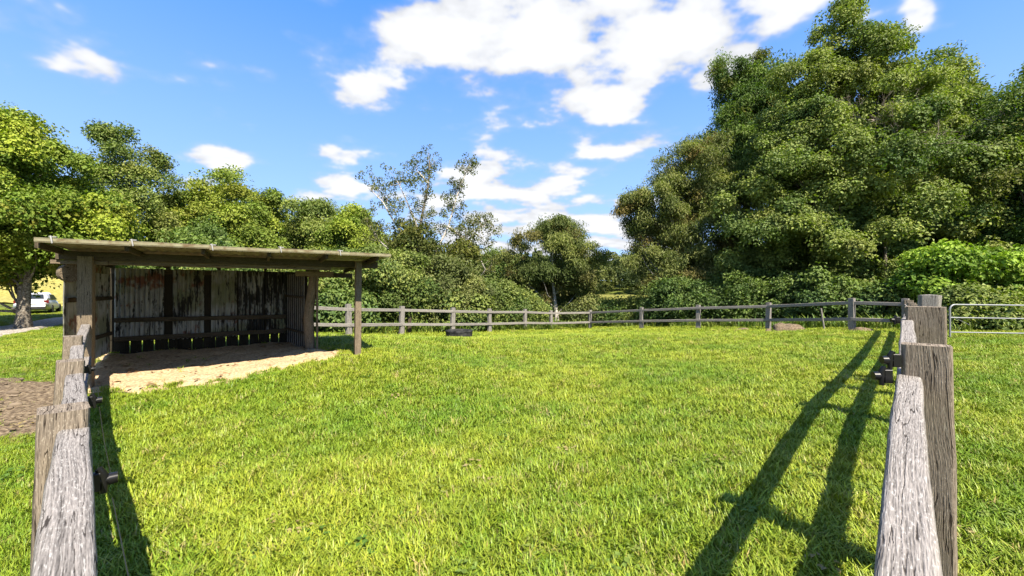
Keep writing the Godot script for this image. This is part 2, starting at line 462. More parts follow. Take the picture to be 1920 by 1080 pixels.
func twig(b: MB, p: Vector3, d: Vector3, ln: float, rad: float, depth: int, r: RandomNumberGenerator, tips: PackedVector3Array, sides := 5) -> void:
	var pts := PackedVector3Array([p]); var rr := PackedFloat32Array([rad])
	var q := p; var dd := d
	for k in 3:
		dd = (dd + rdir(r) * 0.28 + Vector3.UP * 0.06).normalized()
		q += dd * ln / 3.0
		pts.append(q); rr.append(rad * (1.0 - 0.17 * (k + 1)))
	b.tube(pts, rr, sides)
	if depth == 0:
		tips.append(q); return
	for i in r.randi_range(2, 3):
		twig(b, pts[1 + r.randi() % 3], (dd + rdir(r) * 0.85).normalized(), ln * r.randf_range(0.55, 0.85), rad * 0.5, depth - 1, r, tips, sides)

# ---------------------------------------------------------------- ground patches
func sdist(poly: PackedVector2Array, p: Vector2) -> float:
	var best := 1e9
	for i in poly.size():
		var q := Geometry2D.get_closest_point_to_segment(p, poly[i], poly[(i + 1) % poly.size()])
		best = minf(best, p.distance_to(q))
	return best if Geometry2D.is_point_in_polygon(p, poly) else -best

func patch(called: String, poly: PackedVector2Array, m: Material, lift: float, cell: float, rough: float, sd: int) -> void:
	var f := FastNoiseLite.new(); f.seed = sd; f.frequency = 0.9; f.fractal_octaves = 4
	var lo := poly[0]; var hi := poly[0]
	for p in poly:
		lo = lo.min(p); hi = hi.max(p)
	lo -= Vector2.ONE * 0.6; hi += Vector2.ONE * 0.6
	var nx := int((hi.x - lo.x) / cell) + 1; var ny := int((hi.y - lo.y) / cell) + 1
	var b := MB.new(); var keep := PackedByteArray()
	for j in ny + 1:
		for i in nx + 1:
			var p := Vector2(lo.x + i * cell, lo.y + j * cell)
			var s := sdist(poly, p) + f.get_noise_2d(p.x * 1.5, p.y * 1.5) * 0.32
			var y := clampf(s * 0.3, -0.08, lift) + (f.get_noise_2d(p.x * 3.0 + 50, p.y * 3.0) * rough if s > 0 else 0.0)
			b.vert(G(p.x, p.y, y), Vector3.UP, p)
			keep.append(1 if s > -0.5 else 0)
	for j in ny:
		for i in nx:
			var k := j * (nx + 1) + i
			if keep[k] + keep[k + 1] + keep[k + nx + 1] + keep[k + nx + 2] > 2:
				b.face(k, k + 1, k + nx + 2); b.face(k, k + nx + 2, k + nx + 1)
	for i in b.v.size():
		var x := i % (nx + 1); var y := i / (nx + 1)
		var a := b.v[i + 1] - b.v[i] if x < nx else b.v[i] - b.v[i - 1]
		var e := b.v[i + nx + 1] - b.v[i] if y < ny else b.v[i] - b.v[i - nx - 1]
		var nn := e.cross(a).normalized(); b.n[i] = nn if nn.y > 0 else -nn
	struct(called, b.mesh(), m)

func terrain() -> void:
	var xs := PackedFloat32Array(); var ds := PackedFloat32Array()
	var v := 0.0; var st := 0.5
	var half := [0.0]
	while v < 1500.0:
		st = 0.5 if v < 26.0 else (1.0 if v < 60.0 else st * 1.16)
		v += st; half.append(v)
	for i in range(half.size() - 1, 0, -1): xs.append(-half[i])
	for a in half: xs.append(a)
	for i in range(half.size() - 1, 0, -1):
		if half[i] < 14.0 or half[i] > 60.0: ds.append(-half[i])
	for a in half: ds.append(a)
	var b := MB.new(); var w := xs.size()
	for d in ds:
		for x in xs:
			b.vert(G(x, d), Vector3.UP, Vector2(x, d))
	for j in ds.size() - 1:
		for i in w - 1:
			var k := j * w + i
			b.face(k, k + 1, k + w + 1); b.face(k, k + w + 1, k + w)
	for j in ds.size():
		for i in w:
			var k := j * w + i
			var a := b.v[k + (1 if i < w - 1 else 0)] - b.v[k - (1 if i > 0 else 0)]
			var e := b.v[k + (w if j < ds.size() - 1 else 0)] - b.v[k - (w if j > 0 else 0)]
			var nn := e.cross(a).normalized(); b.n[k] = nn if nn.y > 0 else -nn
	struct("ground", b.mesh(), M.turf)

# ---------------------------------------------------------------- fences
func fence(called: String, label: String, posts: Array, o := {}) -> Node3D:
	# posts: [x, distance, post height, rail top, lower rail top]; side +1 puts posts to the right of the walking direction
	var at := G(posts[0][0], posts[0][1])
	var th := thing(called, label, "fence", at)
	var side: float = o.get("side", 1.0); var mt: Material = M[o.get("mat", "grey")]
	var pw: float = o.get("pw", 0.16); var pd: float = o.get("pd", 0.2); var off: float = o.get("off", 0.055)
	var sd: int = o.get("sd", 100)
	var rng := RandomNumberGenerator.new(); rng.seed = sd
	for i in posts.size():
		var p = posts[i]
		var q = posts[mini(i + 1, posts.size() - 1)]; var z = posts[maxi(i - 1, 0)]
		var dir := Vector3(q[0] - z[0], 0, -(q[1] - z[1])).normalized()
		var sw := dir.cross(Vector3.UP) * side
		var base: Vector3 = G(p[0], p[1]) - at + sw * off
		var lean := Vector3(rng.randf_range(-0.035, 0.035), 0, rng.randf_range(-0.035, 0.035))
		if not o.has("skip") or not (i in o.skip):
			var b := MB.new()
			var wx: float = p[5] if p.size() > 5 else pw
			base += sw * (wx - pw) * 0.5
			b.beam(base - Vector3.UP * 0.3, base + Vector3.UP * p[2] + lean, wx * 1.05, pd * 1.05, dir, sd + i, 0.009, 0.022, wx, pd)
			put("post", b.mesh(), M[o.get("postmat", o.get("mat", "grey"))], th)
		if i < posts.size() - 1:
			for k in [3, 4]:
				if p[k] <= 0.0: continue
				var a: Vector3 = G(p[0], p[1]) - at + Vector3.UP * (p[k] - 0.0625)
				var e: Vector3 = G(q[0], q[1]) - at + Vector3.UP * (q[k] - 0.0625)
				var sh := Vector3.ZERO if k == 3 else sw * -0.02
				var b := MB.new()
				b.beam(a + sh, e + sh, o.get("rw", 0.104), o.get("rh", 0.125), Vector3.UP, sd + 40 + i * 2 + k, 0.007, 0.017)
				put("rail", b.mesh(), mt, th)
	return th

func insulator(parent: Node3D, at: Vector3, inward: Vector3) -> void:
	var b := MB.new()
	b.beam(at, at + inward * 0.035, 0.03, 0.075, Vector3.UP, 5, 0.0, 0.008)
	b.tube(PackedVector3Array([at + inward * 0.03, at + inward * 0.055, at + inward * 0.06, at + inward * 0.085]), PackedFloat32Array([0.014, 0.014, 0.024, 0.022]), 12)
	b.tube(PackedVector3Array([at + inward * 0.03 + Vector3.UP * 0.05, at + inward * 0.045 + Vector3.UP * 0.02, at + inward * 0.045 - Vector3.UP * 0.05]), PackedFloat32Array([0.013, 0.016, 0.012]), 10)
	put("insulator", b.mesh(), M.plastic, parent)

# ---------------------------------------------------------------- shed
func sheet(ux: Vector3, uy: Vector3, o: Vector3, wd: float, ht: float, pitch: float, amp: float, out: Vector3, uvo: Vector2, wob := 0.0, sd := 0) -> ArrayMesh:
	# corrugated sheet: corrugations run along uy
	var b := MB.new(); var n := int(wd / pitch * 8.0) + 1; var rows := 6
	var f := FastNoiseLite.new(); f.seed = sd; f.frequency = 1.0
	var w := n + 1
	for j in rows + 1:
		for i in w:
			var x := wd * i / n; var y := ht * j / rows
			var ph := TAU * x / pitch
			var edge := (f.get_noise_1d(x * 6.0) * 0.03 if j == 0 else 0.0)
			var p := o + ux * x + uy * (y + edge) + out * (sin(ph) * amp + wob * f.get_noise_2d(x * 1.2, y * 1.2))
			var nn := (out - ux * cos(ph) * amp * TAU / pitch).normalized()
			b.vert(p, nn, Vector2((uvo.x + x) / 6.0, (uvo.y + y) / 3.0))
	for j in rows:
		for i in n:
			var k := j * w + i
			b.face(k, k + 1, k + w + 1); b.face(k, k + w + 1, k + w)
	return b.mesh()

func shed() -> void:
	var at := W(-6.69, 6.45, 0.40)
	var th := thing("horse_shelter", "open fronted timber horse shelter with rusty corrugated walls and cream skillion roof", "shed", at, deg_to_rad(32.0))
	th.scale = Vector3.ONE * 0.8
	var U := Vector3.UP
	var add := func(nm: String, a: Vector3, e: Vector3, w: float, h: float, up: Vector3, m: String, sd: int, amp := 0.006) -> void:
		var b := MB.new(); b.beam(a, e, w, h, up, sd, amp, 0.012); put(nm, b.mesh(), M[m], th)
	# posts
	add.call("front_post", Vector3(0, -0.6, 0), Vector3(0.0, 2.36, 0), 0.22, 0.2, Vector3.FORWARD, "brown", 301)
	add.call("front_post", Vector3(5.05, -0.3, 0.18), Vector3(5.07, 2.44, 0.2), 0.15, 0.15, Vector3.FORWARD, "brown", 302)
	for u in [-0.42, 1.02, 1.95, 3.0, 3.72]:
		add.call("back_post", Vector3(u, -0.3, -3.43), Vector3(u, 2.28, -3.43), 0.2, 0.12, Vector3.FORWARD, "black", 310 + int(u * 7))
	var lb := MB.new()
	lb.tube(PackedVector3Array([Vector3(4.14, -0.3, -1.6), Vector3(4.12, 0.3, -1.6), Vector3(4.08, 0.9, -1.58), Vector3(4.13, 1.35, -1.6), Vector3(4.2, 1.75, -1.62), Vector3(4.24, 2.2, -1.64), Vector3(4.25, 2.36, -1.64)]), PackedFloat32Array([0.13, 0.125, 0.13, 0.12, 0.135, 0.13, 0.12]), 16, 0.35, 7)
	put("log_post", lb.mesh(), M.brown, th)
	add.call("door_stud", Vector3(4.3, -0.2, -1.5), Vector3(4.3, 2.3, -1.5), 0.05, 0.1, Vector3.FORWARD, "brown", 331)
	# beams
	add.call("bearer", Vector3(-0.42, 2.37, -0.02), Vector3(5.6, 2.37, -0.02), 0.09, 0.17, U, "dark", 341)
	add.call("header", Vector3(0.12, 2.27, -0.12), Vector3(4.45, 2.27, -0.12), 0.07, 0.12, U, "brown", 342)
	add.call("bracket_beam", Vector3(3.75, 2.16, -1.5), Vector3(4.72, 2.16, -1.5), 0.1, 0.14, U, "brown", 343)
	add.call("bracket_beam", Vector3(-0.5, 2.24, -0.05), Vector3(0.3, 2.24, -0.05), 0.06, 0.08, U, "brown", 344)
	add.call("bearer", Vector3(-0.42, 2.2, -3.4), Vector3(5.6, 2.2, -3.4), 0.09, 0.15, U, "dark", 345)
	for i in 6:
		var u := -0.35 + i * 1.14
		add.call("rafter", Vector3(u, 2.475, 1.02), Vector3(u, 2.325, -3.45), 0.06, 0.11, U, "dark", 350 + i)
	# roof sheets with a folded edge over the front
	for i in 5:
		var u0 := -0.33 + i * 1.19
		var y0: float = 2.545 + [0.0, 0.012, -0.006, 0.01, 0.0][i]
		var dn := Vector3(0, -0.155, -4.68)
		put("roof_sheet", sheet(Vector3.RIGHT, dn.normalized(), Vector3(u0, y0, 1.15), 1.24, dn.length(), 0.17, 0.012, Vector3.UP, Vector2.ZERO), M.roof, th)
		var b := MB.new()
		b.beam(Vector3(u0 - 0.01, y0 + 0.0, 1.165 + 0.004 * (i % 2)), Vector3(u0 + 1.205, y0 + 0.002, 1.165 + 0.004 * (i % 2)), 0.02, 0.05, U, 360 + i, 0.001, 0.006)
		b.beam(Vector3(u0 - 0.01, y0 + 0.034, 1.13), Vector3(u0 + 1.205, y0 + 0.035, 1.13), 0.09, 0.012, U, 370 + i, 0.001, 0.004)
		b.beam(Vector3(u0 - 0.01, y0 - 0.035, 1.14), Vector3(u0 + 1.205, y0 - 0.034, 1.14), 0.07, 0.008, U, 375 + i, 0.001, 0.003)
		put("roof_edge", b.mesh(), M.roof, th)
		b = MB.new()
		b.tube(PackedVector3Array([Vector3(u0 + 0.16 * float(i == 0), y0 + 0.075, 1.07), Vector3(u0 + 0.03 + 0.16 * float(i == 0), y0 + 0.07, 1.19), Vector3(u0 + 0.05 + 0.16 * float(i == 0), y0 - 0.05, 1.195)]), PackedFloat32Array([0.012, 0.014, 0.012]), 6)
		b.box(Vector3(u0 + 0.05 + 0.16 * float(i == 0), y0 + 0.062, 1.15), Vector3(0.09, 0.02, 0.07))
		put("roof_clip", b.mesh(), M.zinc, th)
	# back wall: sheets, dark backing boards in the gaps, rails and skirting
	var S := [[-0.3, 1.0, 2.28, 0.36, 0.2], [0.88, 0.7, 2.26, 0.34, 1.3], [1.74, 0.62, 2.28, 0.34, 2.1], [2.4, 0.72, 2.25, 0.40, 3.2], [3.08, 0.56, 2.27, 0.36, 4.1]]
	for i in S.size():
		var q = S[i]
		put("wall_sheet", sheet(Vector3.RIGHT, U, Vector3(q[0], q[3], -3.32 - 0.012 * (i % 2)), q[1], q[2] - q[3], 0.1, 0.03, Vector3.BACK, Vector2(q[4], 0.35), 0.02, i), M.tin, th)
	for u in [-0.39, 0.79, 1.66, 2.38, 3.1]:
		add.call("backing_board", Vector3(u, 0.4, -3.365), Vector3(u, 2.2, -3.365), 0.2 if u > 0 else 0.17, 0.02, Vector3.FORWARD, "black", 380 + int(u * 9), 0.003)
	add.call("wall_rail", Vector3(-0.28, 0.92, -3.25), Vector3(3.62, 0.89, -3.25), 0.05, 0.12, U, "dark", 391)
	add.call("wall_rail", Vector3(-0.28, 0.42, -3.25), Vector3(3.62, 0.45, -3.25), 0.05, 0.13, U, "dark", 392)
	var rng := RandomNumberGenerator.new(); rng.seed = 4
	var u := -0.3
	while u < 3.5:
		var w := rng.randf_range(0.2, 0.3)
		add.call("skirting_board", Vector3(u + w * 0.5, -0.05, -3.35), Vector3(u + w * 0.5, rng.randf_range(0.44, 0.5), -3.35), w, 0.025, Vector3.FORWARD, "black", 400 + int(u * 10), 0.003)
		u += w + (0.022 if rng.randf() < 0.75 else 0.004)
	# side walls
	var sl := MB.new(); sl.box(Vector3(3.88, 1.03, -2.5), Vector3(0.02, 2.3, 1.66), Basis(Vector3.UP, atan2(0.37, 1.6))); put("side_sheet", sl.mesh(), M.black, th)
	for k in 9:
		var f := (k + 0.5) / 9.0
		add.call("slat", Vector3(4.02 - 0.37 * f, -0.1, -1.74 - 1.56 * f), Vector3(4.02 - 0.37 * f, 2.18, -1.74 - 1.56 * f), 0.03, 0.09, Vector3.FORWARD, "pale", 460 + k, 0.003)
	for y in [0.5, 1.5]:
		add.call("side_rail", Vector3(3.96, y, -1.75), Vector3(3.6, y + 0.03, -3.3), 0.05, 0.06, U, "dark", 431 + int(y * 3))
	put("side_sheet", sheet(Vector3.FORWARD, U, Vector3(-0.36, 0.1, -0.15), 3.0, 2.2, 0.085, 0.016, Vector3.RIGHT, Vector2(0.0, 1.0), 0.01, 11), M.tin, th)
	for y in [0.6, 1.5]:
		add.call("side_rail", Vector3(-0.3, y, -0.1), Vector3(-0.3, y, -3.1), 0.05, 0.09, U, "dark", 441 + int(y * 3))
	# round disc hung on the outer side
	var d := thing("log_disc", "round brown timber disc hung on the outside of the shelter's left front post", "disc", at + Vector3(-0.28, 1.63, -0.02), deg_to_rad(32.0))
	d.scale = Vector3.ONE * 0.8
	var b := MB.new()
	b.tube(PackedVector3Array([Vector3(-0.02, 0, -0.04), Vector3(0.03, 0, 0.02)]), PackedFloat32Array([0.19, 0.18]), 20, 0.1, 3)
	put("face", b.mesh(), M.brown, d)
	b = MB.new(); b.tube(PackedVector3Array([Vector3(0.02, 0.17, 0), Vector3(0.16, 0.3, 0), Vector3(0.3, 0.24, 0.06)]), PackedFloat32Array([0.012, 0.012, 0.012]), 6)
	put("hook", b.mesh(), M.plastic, d)

# ---------------------------------------------------------------- car
func loft(b: MB, st: Array) -> void:
	# stations: [z, y0, y1, half width at the bottom, half width at the top, corner]
	var first := b.v.size()
	for s in st:
		var P := [Vector2(s[3] - s[5], s[1]), Vector2(s[3], s[1] + s[5]), Vector2((s[3] + s[4]) * 0.5 + 0.02, (s[1] + s[2]) * 0.5), Vector2(s[4], s[2] - s[5]), Vector2(s[4] - s[5], s[2])]
		var ring: Array[Vector2] = []
		for p in P: ring.append(p)
		for i in range(4, -1, -1): ring.append(Vector2(-P[i].x, P[i].y))
		for i in 11:
			var p := ring[i % 10]; var q := ring[(i + 1) % 10]; var z := ring[(i + 9) % 10]
			var tn := (q - z).normalized()
			b.vert(Vector3(p.x, p.y, s[0]), Vector3(tn.y, -tn.x, 0), p)
	for k in st.size() - 1:
		for i in 10:
			var a := first + k * 11 + i
			b.face(a, a + 1, a + 12); b.face(a, a + 12, a + 11)
	for e in [0, st.size() - 1]:
		var nn := Vector3(0, 0, 1 if st[e][0] > st[st.size() - 1 - e][0] else -1)
		var ring := []
		for i in 10: ring.append(b.vert(b.v[first + e * 11 + i], nn, Vector2.ZERO))
		for i in range(1, 9): b.face(ring[0], ring[i], ring[i + 1])

func car() -> Node3D:
	# built along z, tail at +z
	var th := thing("parked_car", "white hatchback parked on the grass behind the left tree's trunk", "car", G(-34.6, 30.0), deg_to_rad(40.0))
	var paint := mat(Color(0.78, 0.79, 0.8), 0.25); paint.clearcoat_enabled = true
	var glass := mat(Color(0.02, 0.025, 0.03), 0.08)
	var dark := mat(Color(0.015, 0.015, 0.016), 0.6)
	M.paint = paint
	var b := MB.new()
	loft(b, [[2.1, 0.42, 0.85, 0.66, 0.62, 0.12], [2.0, 0.34, 1.0, 0.84, 0.76, 0.12], [1.5, 0.25, 1.02, 0.9, 0.82, 0.1], [0.0, 0.24, 0.96, 0.9, 0.84, 0.1], [-1.2, 0.25, 0.9, 0.9, 0.8, 0.12], [-1.9, 0.3, 0.78, 0.84, 0.72, 0.14], [-2.1, 0.4, 0.66, 0.66, 0.56, 0.12]])
	put("body", b.mesh(), paint, th)
	b = MB.new()
	loft(b, [[2.0, 0.95, 1.0, 0.7, 0.66, 0.02], [1.55, 0.95, 1.42, 0.8, 0.58, 0.06], [1.1, 0.95, 1.5, 0.82, 0.6, 0.07], [0.0, 0.92, 1.49, 0.82, 0.6, 0.07], [-0.5, 0.9, 1.3, 0.8, 0.58, 0.06], [-1.15, 0.86, 0.92, 0.74, 0.66, 0.02]])
	put("cabin", b.mesh(), paint, th)
	b = MB.new()
	b.quad(Vector3(-0.58, 1.05, 1.96), Vector3(0.58, 1.05, 1.96), Vector3(0.5, 1.38, 1.62), Vector3(-0.5, 1.38, 1.62), Vector3(0, 0.5, 1))
	put("rear_window", b.mesh(), glass, th)
	for s in [-1.0, 1.0]:
		b = MB.new()
		b.quad(Vector3(s * 0.835, 1.0, 1.35), Vector3(s * 0.835, 0.97, -0.7), Vector3(s * 0.7, 1.32, -0.3), Vector3(s * 0.69, 1.38, 1.2), Vector3(s, 0.3, 0))
		put("side_window", b.mesh(), glass, th)
		b = MB.new(); b.box(Vector3(s * 0.68, 0.86, 1.99), Vector3(0.24, 0.2, 0.12), Basis(Vector3.UP, s * 0.25))
		put("tail_light", b.mesh(), mat(Color(0.12, 0.01, 0.01), 0.2), th)
		for z in [-1.35, 1.3]:
			b = MB.new()
			b.tube(PackedVector3Array([Vector3(s * 0.7, 0.31, z), Vector3(s * 0.91, 0.31, z)]), PackedFloat32Array([0.31, 0.31]), 20)
			var w := put("wheel", b.mesh(), dark, th)
			b = MB.new(); b.tube(PackedVector3Array([Vector3(s * 0.9, 0.31, z), Vector3(s * 0.925, 0.31, z)]), PackedFloat32Array([0.19, 0.18]), 16)
			put("rim", b.mesh(), M.steel, w)
	b = MB.new(); b.box(Vector3(0, 0.43, 2.0), Vector3(1.35, 0.16, 0.26)); put("bumper", b.mesh(), dark, th)
	b = MB.new(); b.box(Vector3(0, 0.74, 2.13), Vector3(0.42, 0.11, 0.03)); put("number_plate", b.mesh(), M.paint, th)
	return th

func rock(called: String, label: String, at: Vector3, size: Vector3, sd: int, m: Material, group := "") -> void:
	var sm := SphereMesh.new(); sm.radial_segments = 20; sm.rings = 12; sm.radius = 1.0; sm.height = 2.0
	var ar := sm.get_mesh_arrays()
	var vv: PackedVector3Array = ar[Mesh.ARRAY_VERTEX]
	var f := FastNoiseLite.new(); f.seed = sd; f.frequency = 0.9
	for i in vv.size(): vv[i] = vv[i] * (1.0 + 0.55 * f.get_noise_3dv(vv[i])) * size
	ar[Mesh.ARRAY_VERTEX] = vv
	var am := ArrayMesh.new(); am.add_surface_from_arrays(Mesh.PRIMITIVE_TRIANGLES, ar)
	var st := SurfaceTool.new(); st.create_from(am, 0); st.generate_normals()
	var o := put(called, st.commit(), m); o.position = at
	tag(o, label, "rock" if called == "rock" else "mound", group)

func gate() -> void:
	var at := G(13.86, 13.0)
	var th := thing("farm_gate", "galvanised tubular steel farm gate right of the grey fence posts", "gate", at)
	var frame_pts := PackedVector3Array([Vector3(0, 0.02, 0)])
	for k in 7:
		var a := PI - k * PI / 12.0
		frame_pts.append(Vector3(0.16 + 0.16 * cos(a), 0.93 + 0.16 * sin(a), 0))
	frame_pts.append(Vector3(3.4, 1.06, 0.25))
	for k in 7:
		var a := PI / 2 - k * PI / 12.0
		frame_pts.append(Vector3(3.44 + 0.16 * cos(a), 0.9 + 0.16 * sin(a), 0.26))
	frame_pts.append(Vector3(3.6, 0.05, 0.27))
	var rr := PackedFloat32Array(); for p in frame_pts: rr.append(0.024)
	var b := MB.new(); b.tube(frame_pts, rr, 10); put("frame", b.mesh(), M.steel, th)
	for y in [0.22, 0.68]:
		b = MB.new(); b.tube(PackedVector3Array([Vector3(0, y, 0), Vector3(1.8, y - 0.02, 0.13), Vector3(3.6, y - 0.03, 0.27)]), PackedFloat32Array([0.02, 0.02, 0.02]), 8)
		put("bar", b.mesh(), M.steel, th)
	b = MB.new(); b.beam(Vector3(3.85, -0.3, 0.3), Vector3(3.85, 1.35, 0.3), 0.2, 0.2, Vector3.FORWARD, 77, 0.01, 0.02)
	put("gate_post", b.mesh(), M.pale, th)

# ---------------------------------------------------------------- scene
func _ready() -> void:
	var cam := Camera3D.new(); cam.name = "camera"; add_child(cam)
	cam.position = Vector3(0, 1.75, 0); cam.rotation.x = atan(5.0 / 770.0); cam.fov = 70.1; cam.near = 0.05; cam.far = 3000.0; cam.current = true
	var we := WorldEnvironment.new(); we.name = "world_environment"; add_child(we)
	var env := Environment.new(); we.environment = env
	env.background_mode = Environment.BG_SKY
	var sky := Sky.new(); var pm := PanoramaSkyMaterial.new(); pm.panorama = ImageTexture.create_from_image(sky_image()); sky.sky_material = pm
	env.sky = sky
	env.tonemap_mode = Environment.TONE_MAPPER_LINEAR
	env.tonemap_exposure = 2.8
	env.sdfgi_enabled = true; env.ssao_enabled = true; env.ssil_enabled = true
	var sun := DirectionalLight3D.new(); sun.name = "sun"; add_child(sun)
	sun.light_energy = 1.55; sun.light_color = Color(1.0, 0.955, 0.88); sun.light_angular_distance = 0.5; sun.shadow_enabled = true
	sun.look_at_from_position(Vector3.ZERO, Vector3(-0.39, -1.0, -0.73), Vector3.UP)

	for q in [[0, 0, 0], [0, 3, 0], [-3, 3, 0], [3, 3, 0.06], [-5.5, 5.0, 0.02], [-4.8, 5.6, 0.08], [-6.7, 6.3, 0.18], [-5.6, 6.3, 0.2], [-3.6, 5.6, 0.1], [0, 6, 0.0], [5, 5, 0.17], [8, 8, 0.22], [0, 10, 0.0], [-3.15, 8.4, 0.44], [-4.2, 6.6, 0.24], [-5.6, 10.4, 0.44], [-8.3, 8.4, 0.42], [-7, 12.5, 0.25], [3, 13, 0.0], [13.7, 13, 0.22], [13.3, 16.1, 0.14],
			[12, 19.3, -0.13], [9.8, 21.8, -0.32], [7.7, 24.4, -0.56], [5.3, 27.8, -0.89], [2.5, 26.3, -0.85], [0.8, 24.4, -0.66], [-1.2, 22.2, -0.55], [-2.9, 20, -0.4], [-4.9, 18.5, -0.27], [-6.3, 16.1, -0.09], [-22.5, 19, 0.0], [-26, 24, 0.05], [-31, 27, 0.12], [-12, 4, 0.0], [-16, 12, 0.0], [12, 4, 0.2], [22, 12, 0.3], [0, -10, 0], [-20, -10, 0], [20, -10, 0.2],
			[-45, 40, 0.7], [-70, 60, 2.2], [-100, 90, 5.0], [-30, 45, 0.3], [-15, 34, -0.6], [0, 40, -2.6], [8, 45, -3.2], [20, 34, -0.6], [40, 25, 0.2], [60, 50, 0.5], [0, 75, -2.6], [17, 70, -1.7], [24, 100, 0.5], [21, 85, -0.7], [0, 130, 3.0], [40, 140, 5.0], [-40, 130, 4.0], [80, 110, 4.0], [0, 200, 9.0], [-120, 200, 10.0], [120, 200, 10.0], [0, 500, 12.0], [400, 300, 12.0], [-400, 300, 14.0], [0, -200, 0.0], [-300, 0, 2.0], [300, 0, 2.0]]:
		CP.append(Vector3(q[0], q[1], q[2]))
	HG.resize(HW * HH)
	for j in HH:
		for i in HW: HG[j * HW + i] = ground_raw(HX0 + i, HD0 + j)
	materials()
	M.tin2 = M.tin.duplicate(); M.tin2.albedo_texture = null; M.tin2.albedo_color = Color(0.36, 0.35, 0.33).linear_to_srgb()
	terrain()
	var sand_poly := PackedVector2Array([Vector2(-6.6, 6.2), Vector2(-5.9, 6.35), Vector2(-4.95, 6.75), Vector2(-4.25, 7.7), Vector2(-3.4, 8.5), Vector2(-3.7, 9.0), Vector2(-4.5, 9.6), Vector2(-5.7, 10.6), Vector2(-8.5, 8.5), Vector2(-7.2, 6.7)])
	var dirt_poly := PackedVector2Array([Vector2(-5.3, 4.7), Vector2(-5.7, 5.4), Vector2(-6.9, 6.6), Vector2(-9.0, 7.0), Vector2(-12.5, 6.8), Vector2(-13.0, 5.4), Vector2(-9.0, 4.5), Vector2(-7.0, 4.6)])
	var path_poly := PackedVector2Array([Vector2(-15, 10), Vector2(-18.5, 14.3), Vector2(-21.5, 19.0), Vector2(-24.3, 23.0), Vector2(-24.0, 30.0), Vector2(-29.0, 31.0), Vector2(-28.0, 25.0), Vector2(-25.0, 20.5), Vector2(-23.0, 16.0), Vector2(-20, 10)])
	patch("sand_floor", sand_poly, M.sand, 0.07, 0.08, 0.04, 5)
	patch("bare_earth", dirt_poly, M.dirt, 0.04, 0.12, 0.035, 6)
	patch("gravel_driveway", path_poly, M.gravel, 0.05, 0.25, 0.01, 7)
	M.drygrass = tri_mat(noise_tex(0.02, 4, 41, [Color(0.16, 0.15, 0.03), Color(0.28, 0.25, 0.06), Color(0.38, 0.33, 0.11)], [0.2, 0.5, 0.8]), 0.2, 0.95)
	patch("dry_field", PackedVector2Array([Vector2(-34, 36), Vector2(-28, 60), Vector2(-60, 110), Vector2(-120, 110), Vector2(-110, 50), Vector2(-50, 32)]), M.drygrass, 0.25, 1.5, 0.05, 8)
	M.clearing = tri_mat(noise_tex(0.02, 4, 42, [Color(0.09, 0.105, 0.018), Color(0.15, 0.15, 0.028), Color(0.2, 0.18, 0.05)], [0.2, 0.5, 0.8]), 0.2, 0.95)
	patch("clearing", PackedVector2Array([Vector2(10, 64), Vector2(26, 64), Vector2(34, 104), Vector2(12, 104)]), M.clearing, 0.3, 1.5, 0.05, 9)

	shed()
	# ---- fences
	var fl := fence("left_fence", "weathered timber rail fence running from the lower left corner to the shelter", [[-0.045, 0.0, 1.2, 1.13, 0.5], [-2.02, 1.9, 1.2, 1.12, 0.5], [-3.62, 3.4, 1.14, 1.04, 0.48], [-5.02, 4.75, 1.15, 1.05, 0.5], [-6.62, 6.38, 1.1, 1.05, 0.55]], {"side": -1.0, "sd": 100, "skip": [0, 4], "postmat": "tan", "off": 0.05})
	var fr := fence("right_fence", "thick grey split timber rail fence along the right edge of the paddock", [[-0.01, 0.0, 1.2, 1.10, 0.5, 0.2], [2.24, 2.32, 1.40, 1.235, 0.6, 0.2], [4.52, 4.7, 1.42, 1.27, 0.68, 0.32], [6.4, 6.65, 1.3, 1.15, 0.65], [8.3, 8.6, 1.25, 1.1, 0.6], [10.2, 10.6, 1.25, 1.1, 0.6], [12.1, 12.55, 1.25, 1.1, 0.6], [14.1, 14.7, 1.25, 1.1, 0.6]], {"side": 1.0, "sd": 150, "skip": [0], "postmat": "tan", "pd": 0.17})
	var st := MB.new(); var sb := G(5.72, 5.65) - fr.position
	st.beam(sb - Vector3.UP * 0.3, sb + Vector3(0.02, 1.52, 0), 0.24, 0.26, Vector3(0.7, 0, -0.72), 190, 0.02, 0.06); put("strainer_post", st.mesh(), M.pale, fr)
	st = MB.new(); sb = G(6.28, 6.15) - fr.position
	st.beam(sb - Vector3.UP * 0.3, sb + Vector3(0.02, 1.5, 0), 0.14, 0.16, Vector3(0.7, 0, -0.72), 191, 0.015, 0.05); put("strainer_post", st.mesh(), M.brown, fr)
	fence("far_left_fence", "pale two rail timber fence between the shelter and the far corner", [[-7.6, 14.6, 1.25, 1.16, 0.55], [-6.35, 16.1, 1.32, 1.16, 0.55], [-4.95, 18.5, 1.32, 1.2, 0.56], [-2.87, 20.0, 1.32, 1.2, 0.56], [-1.17, 22.2, 1.32, 1.2, 0.56], [0.8, 24.4, 1.32, 1.2, 0.56], [2.55, 26.3, 1.32, 1.2, 0.56], [5.3, 27.8, 1.32, 1.2, 0.56]], {"side": -1.0, "sd": 200, "mat": "pale", "rh": 0.13, "rw": 0.08})
	fence("far_right_fence", "two rail timber fence in front of the tall dense trees", [[5.3, 27.75, 1.3, 1.2, 0.56], [7.65, 24.4, 1.32, 1.2, 0.56], [9.85, 21.8, 1.32, 1.2, 0.56], [12.0, 19.3, 1.32, 1.2, 0.56], [13.3, 16.1, 1.32, 1.2, 0.56], [14.15, 14.75, 1.3, 1.15, 0.55]], {"side": -1.0, "sd": 250, "mat": "grey", "rh": 0.13, "rw": 0.08, "skip": [0]})
	var il := Vector3(0.694, 0, -0.72)
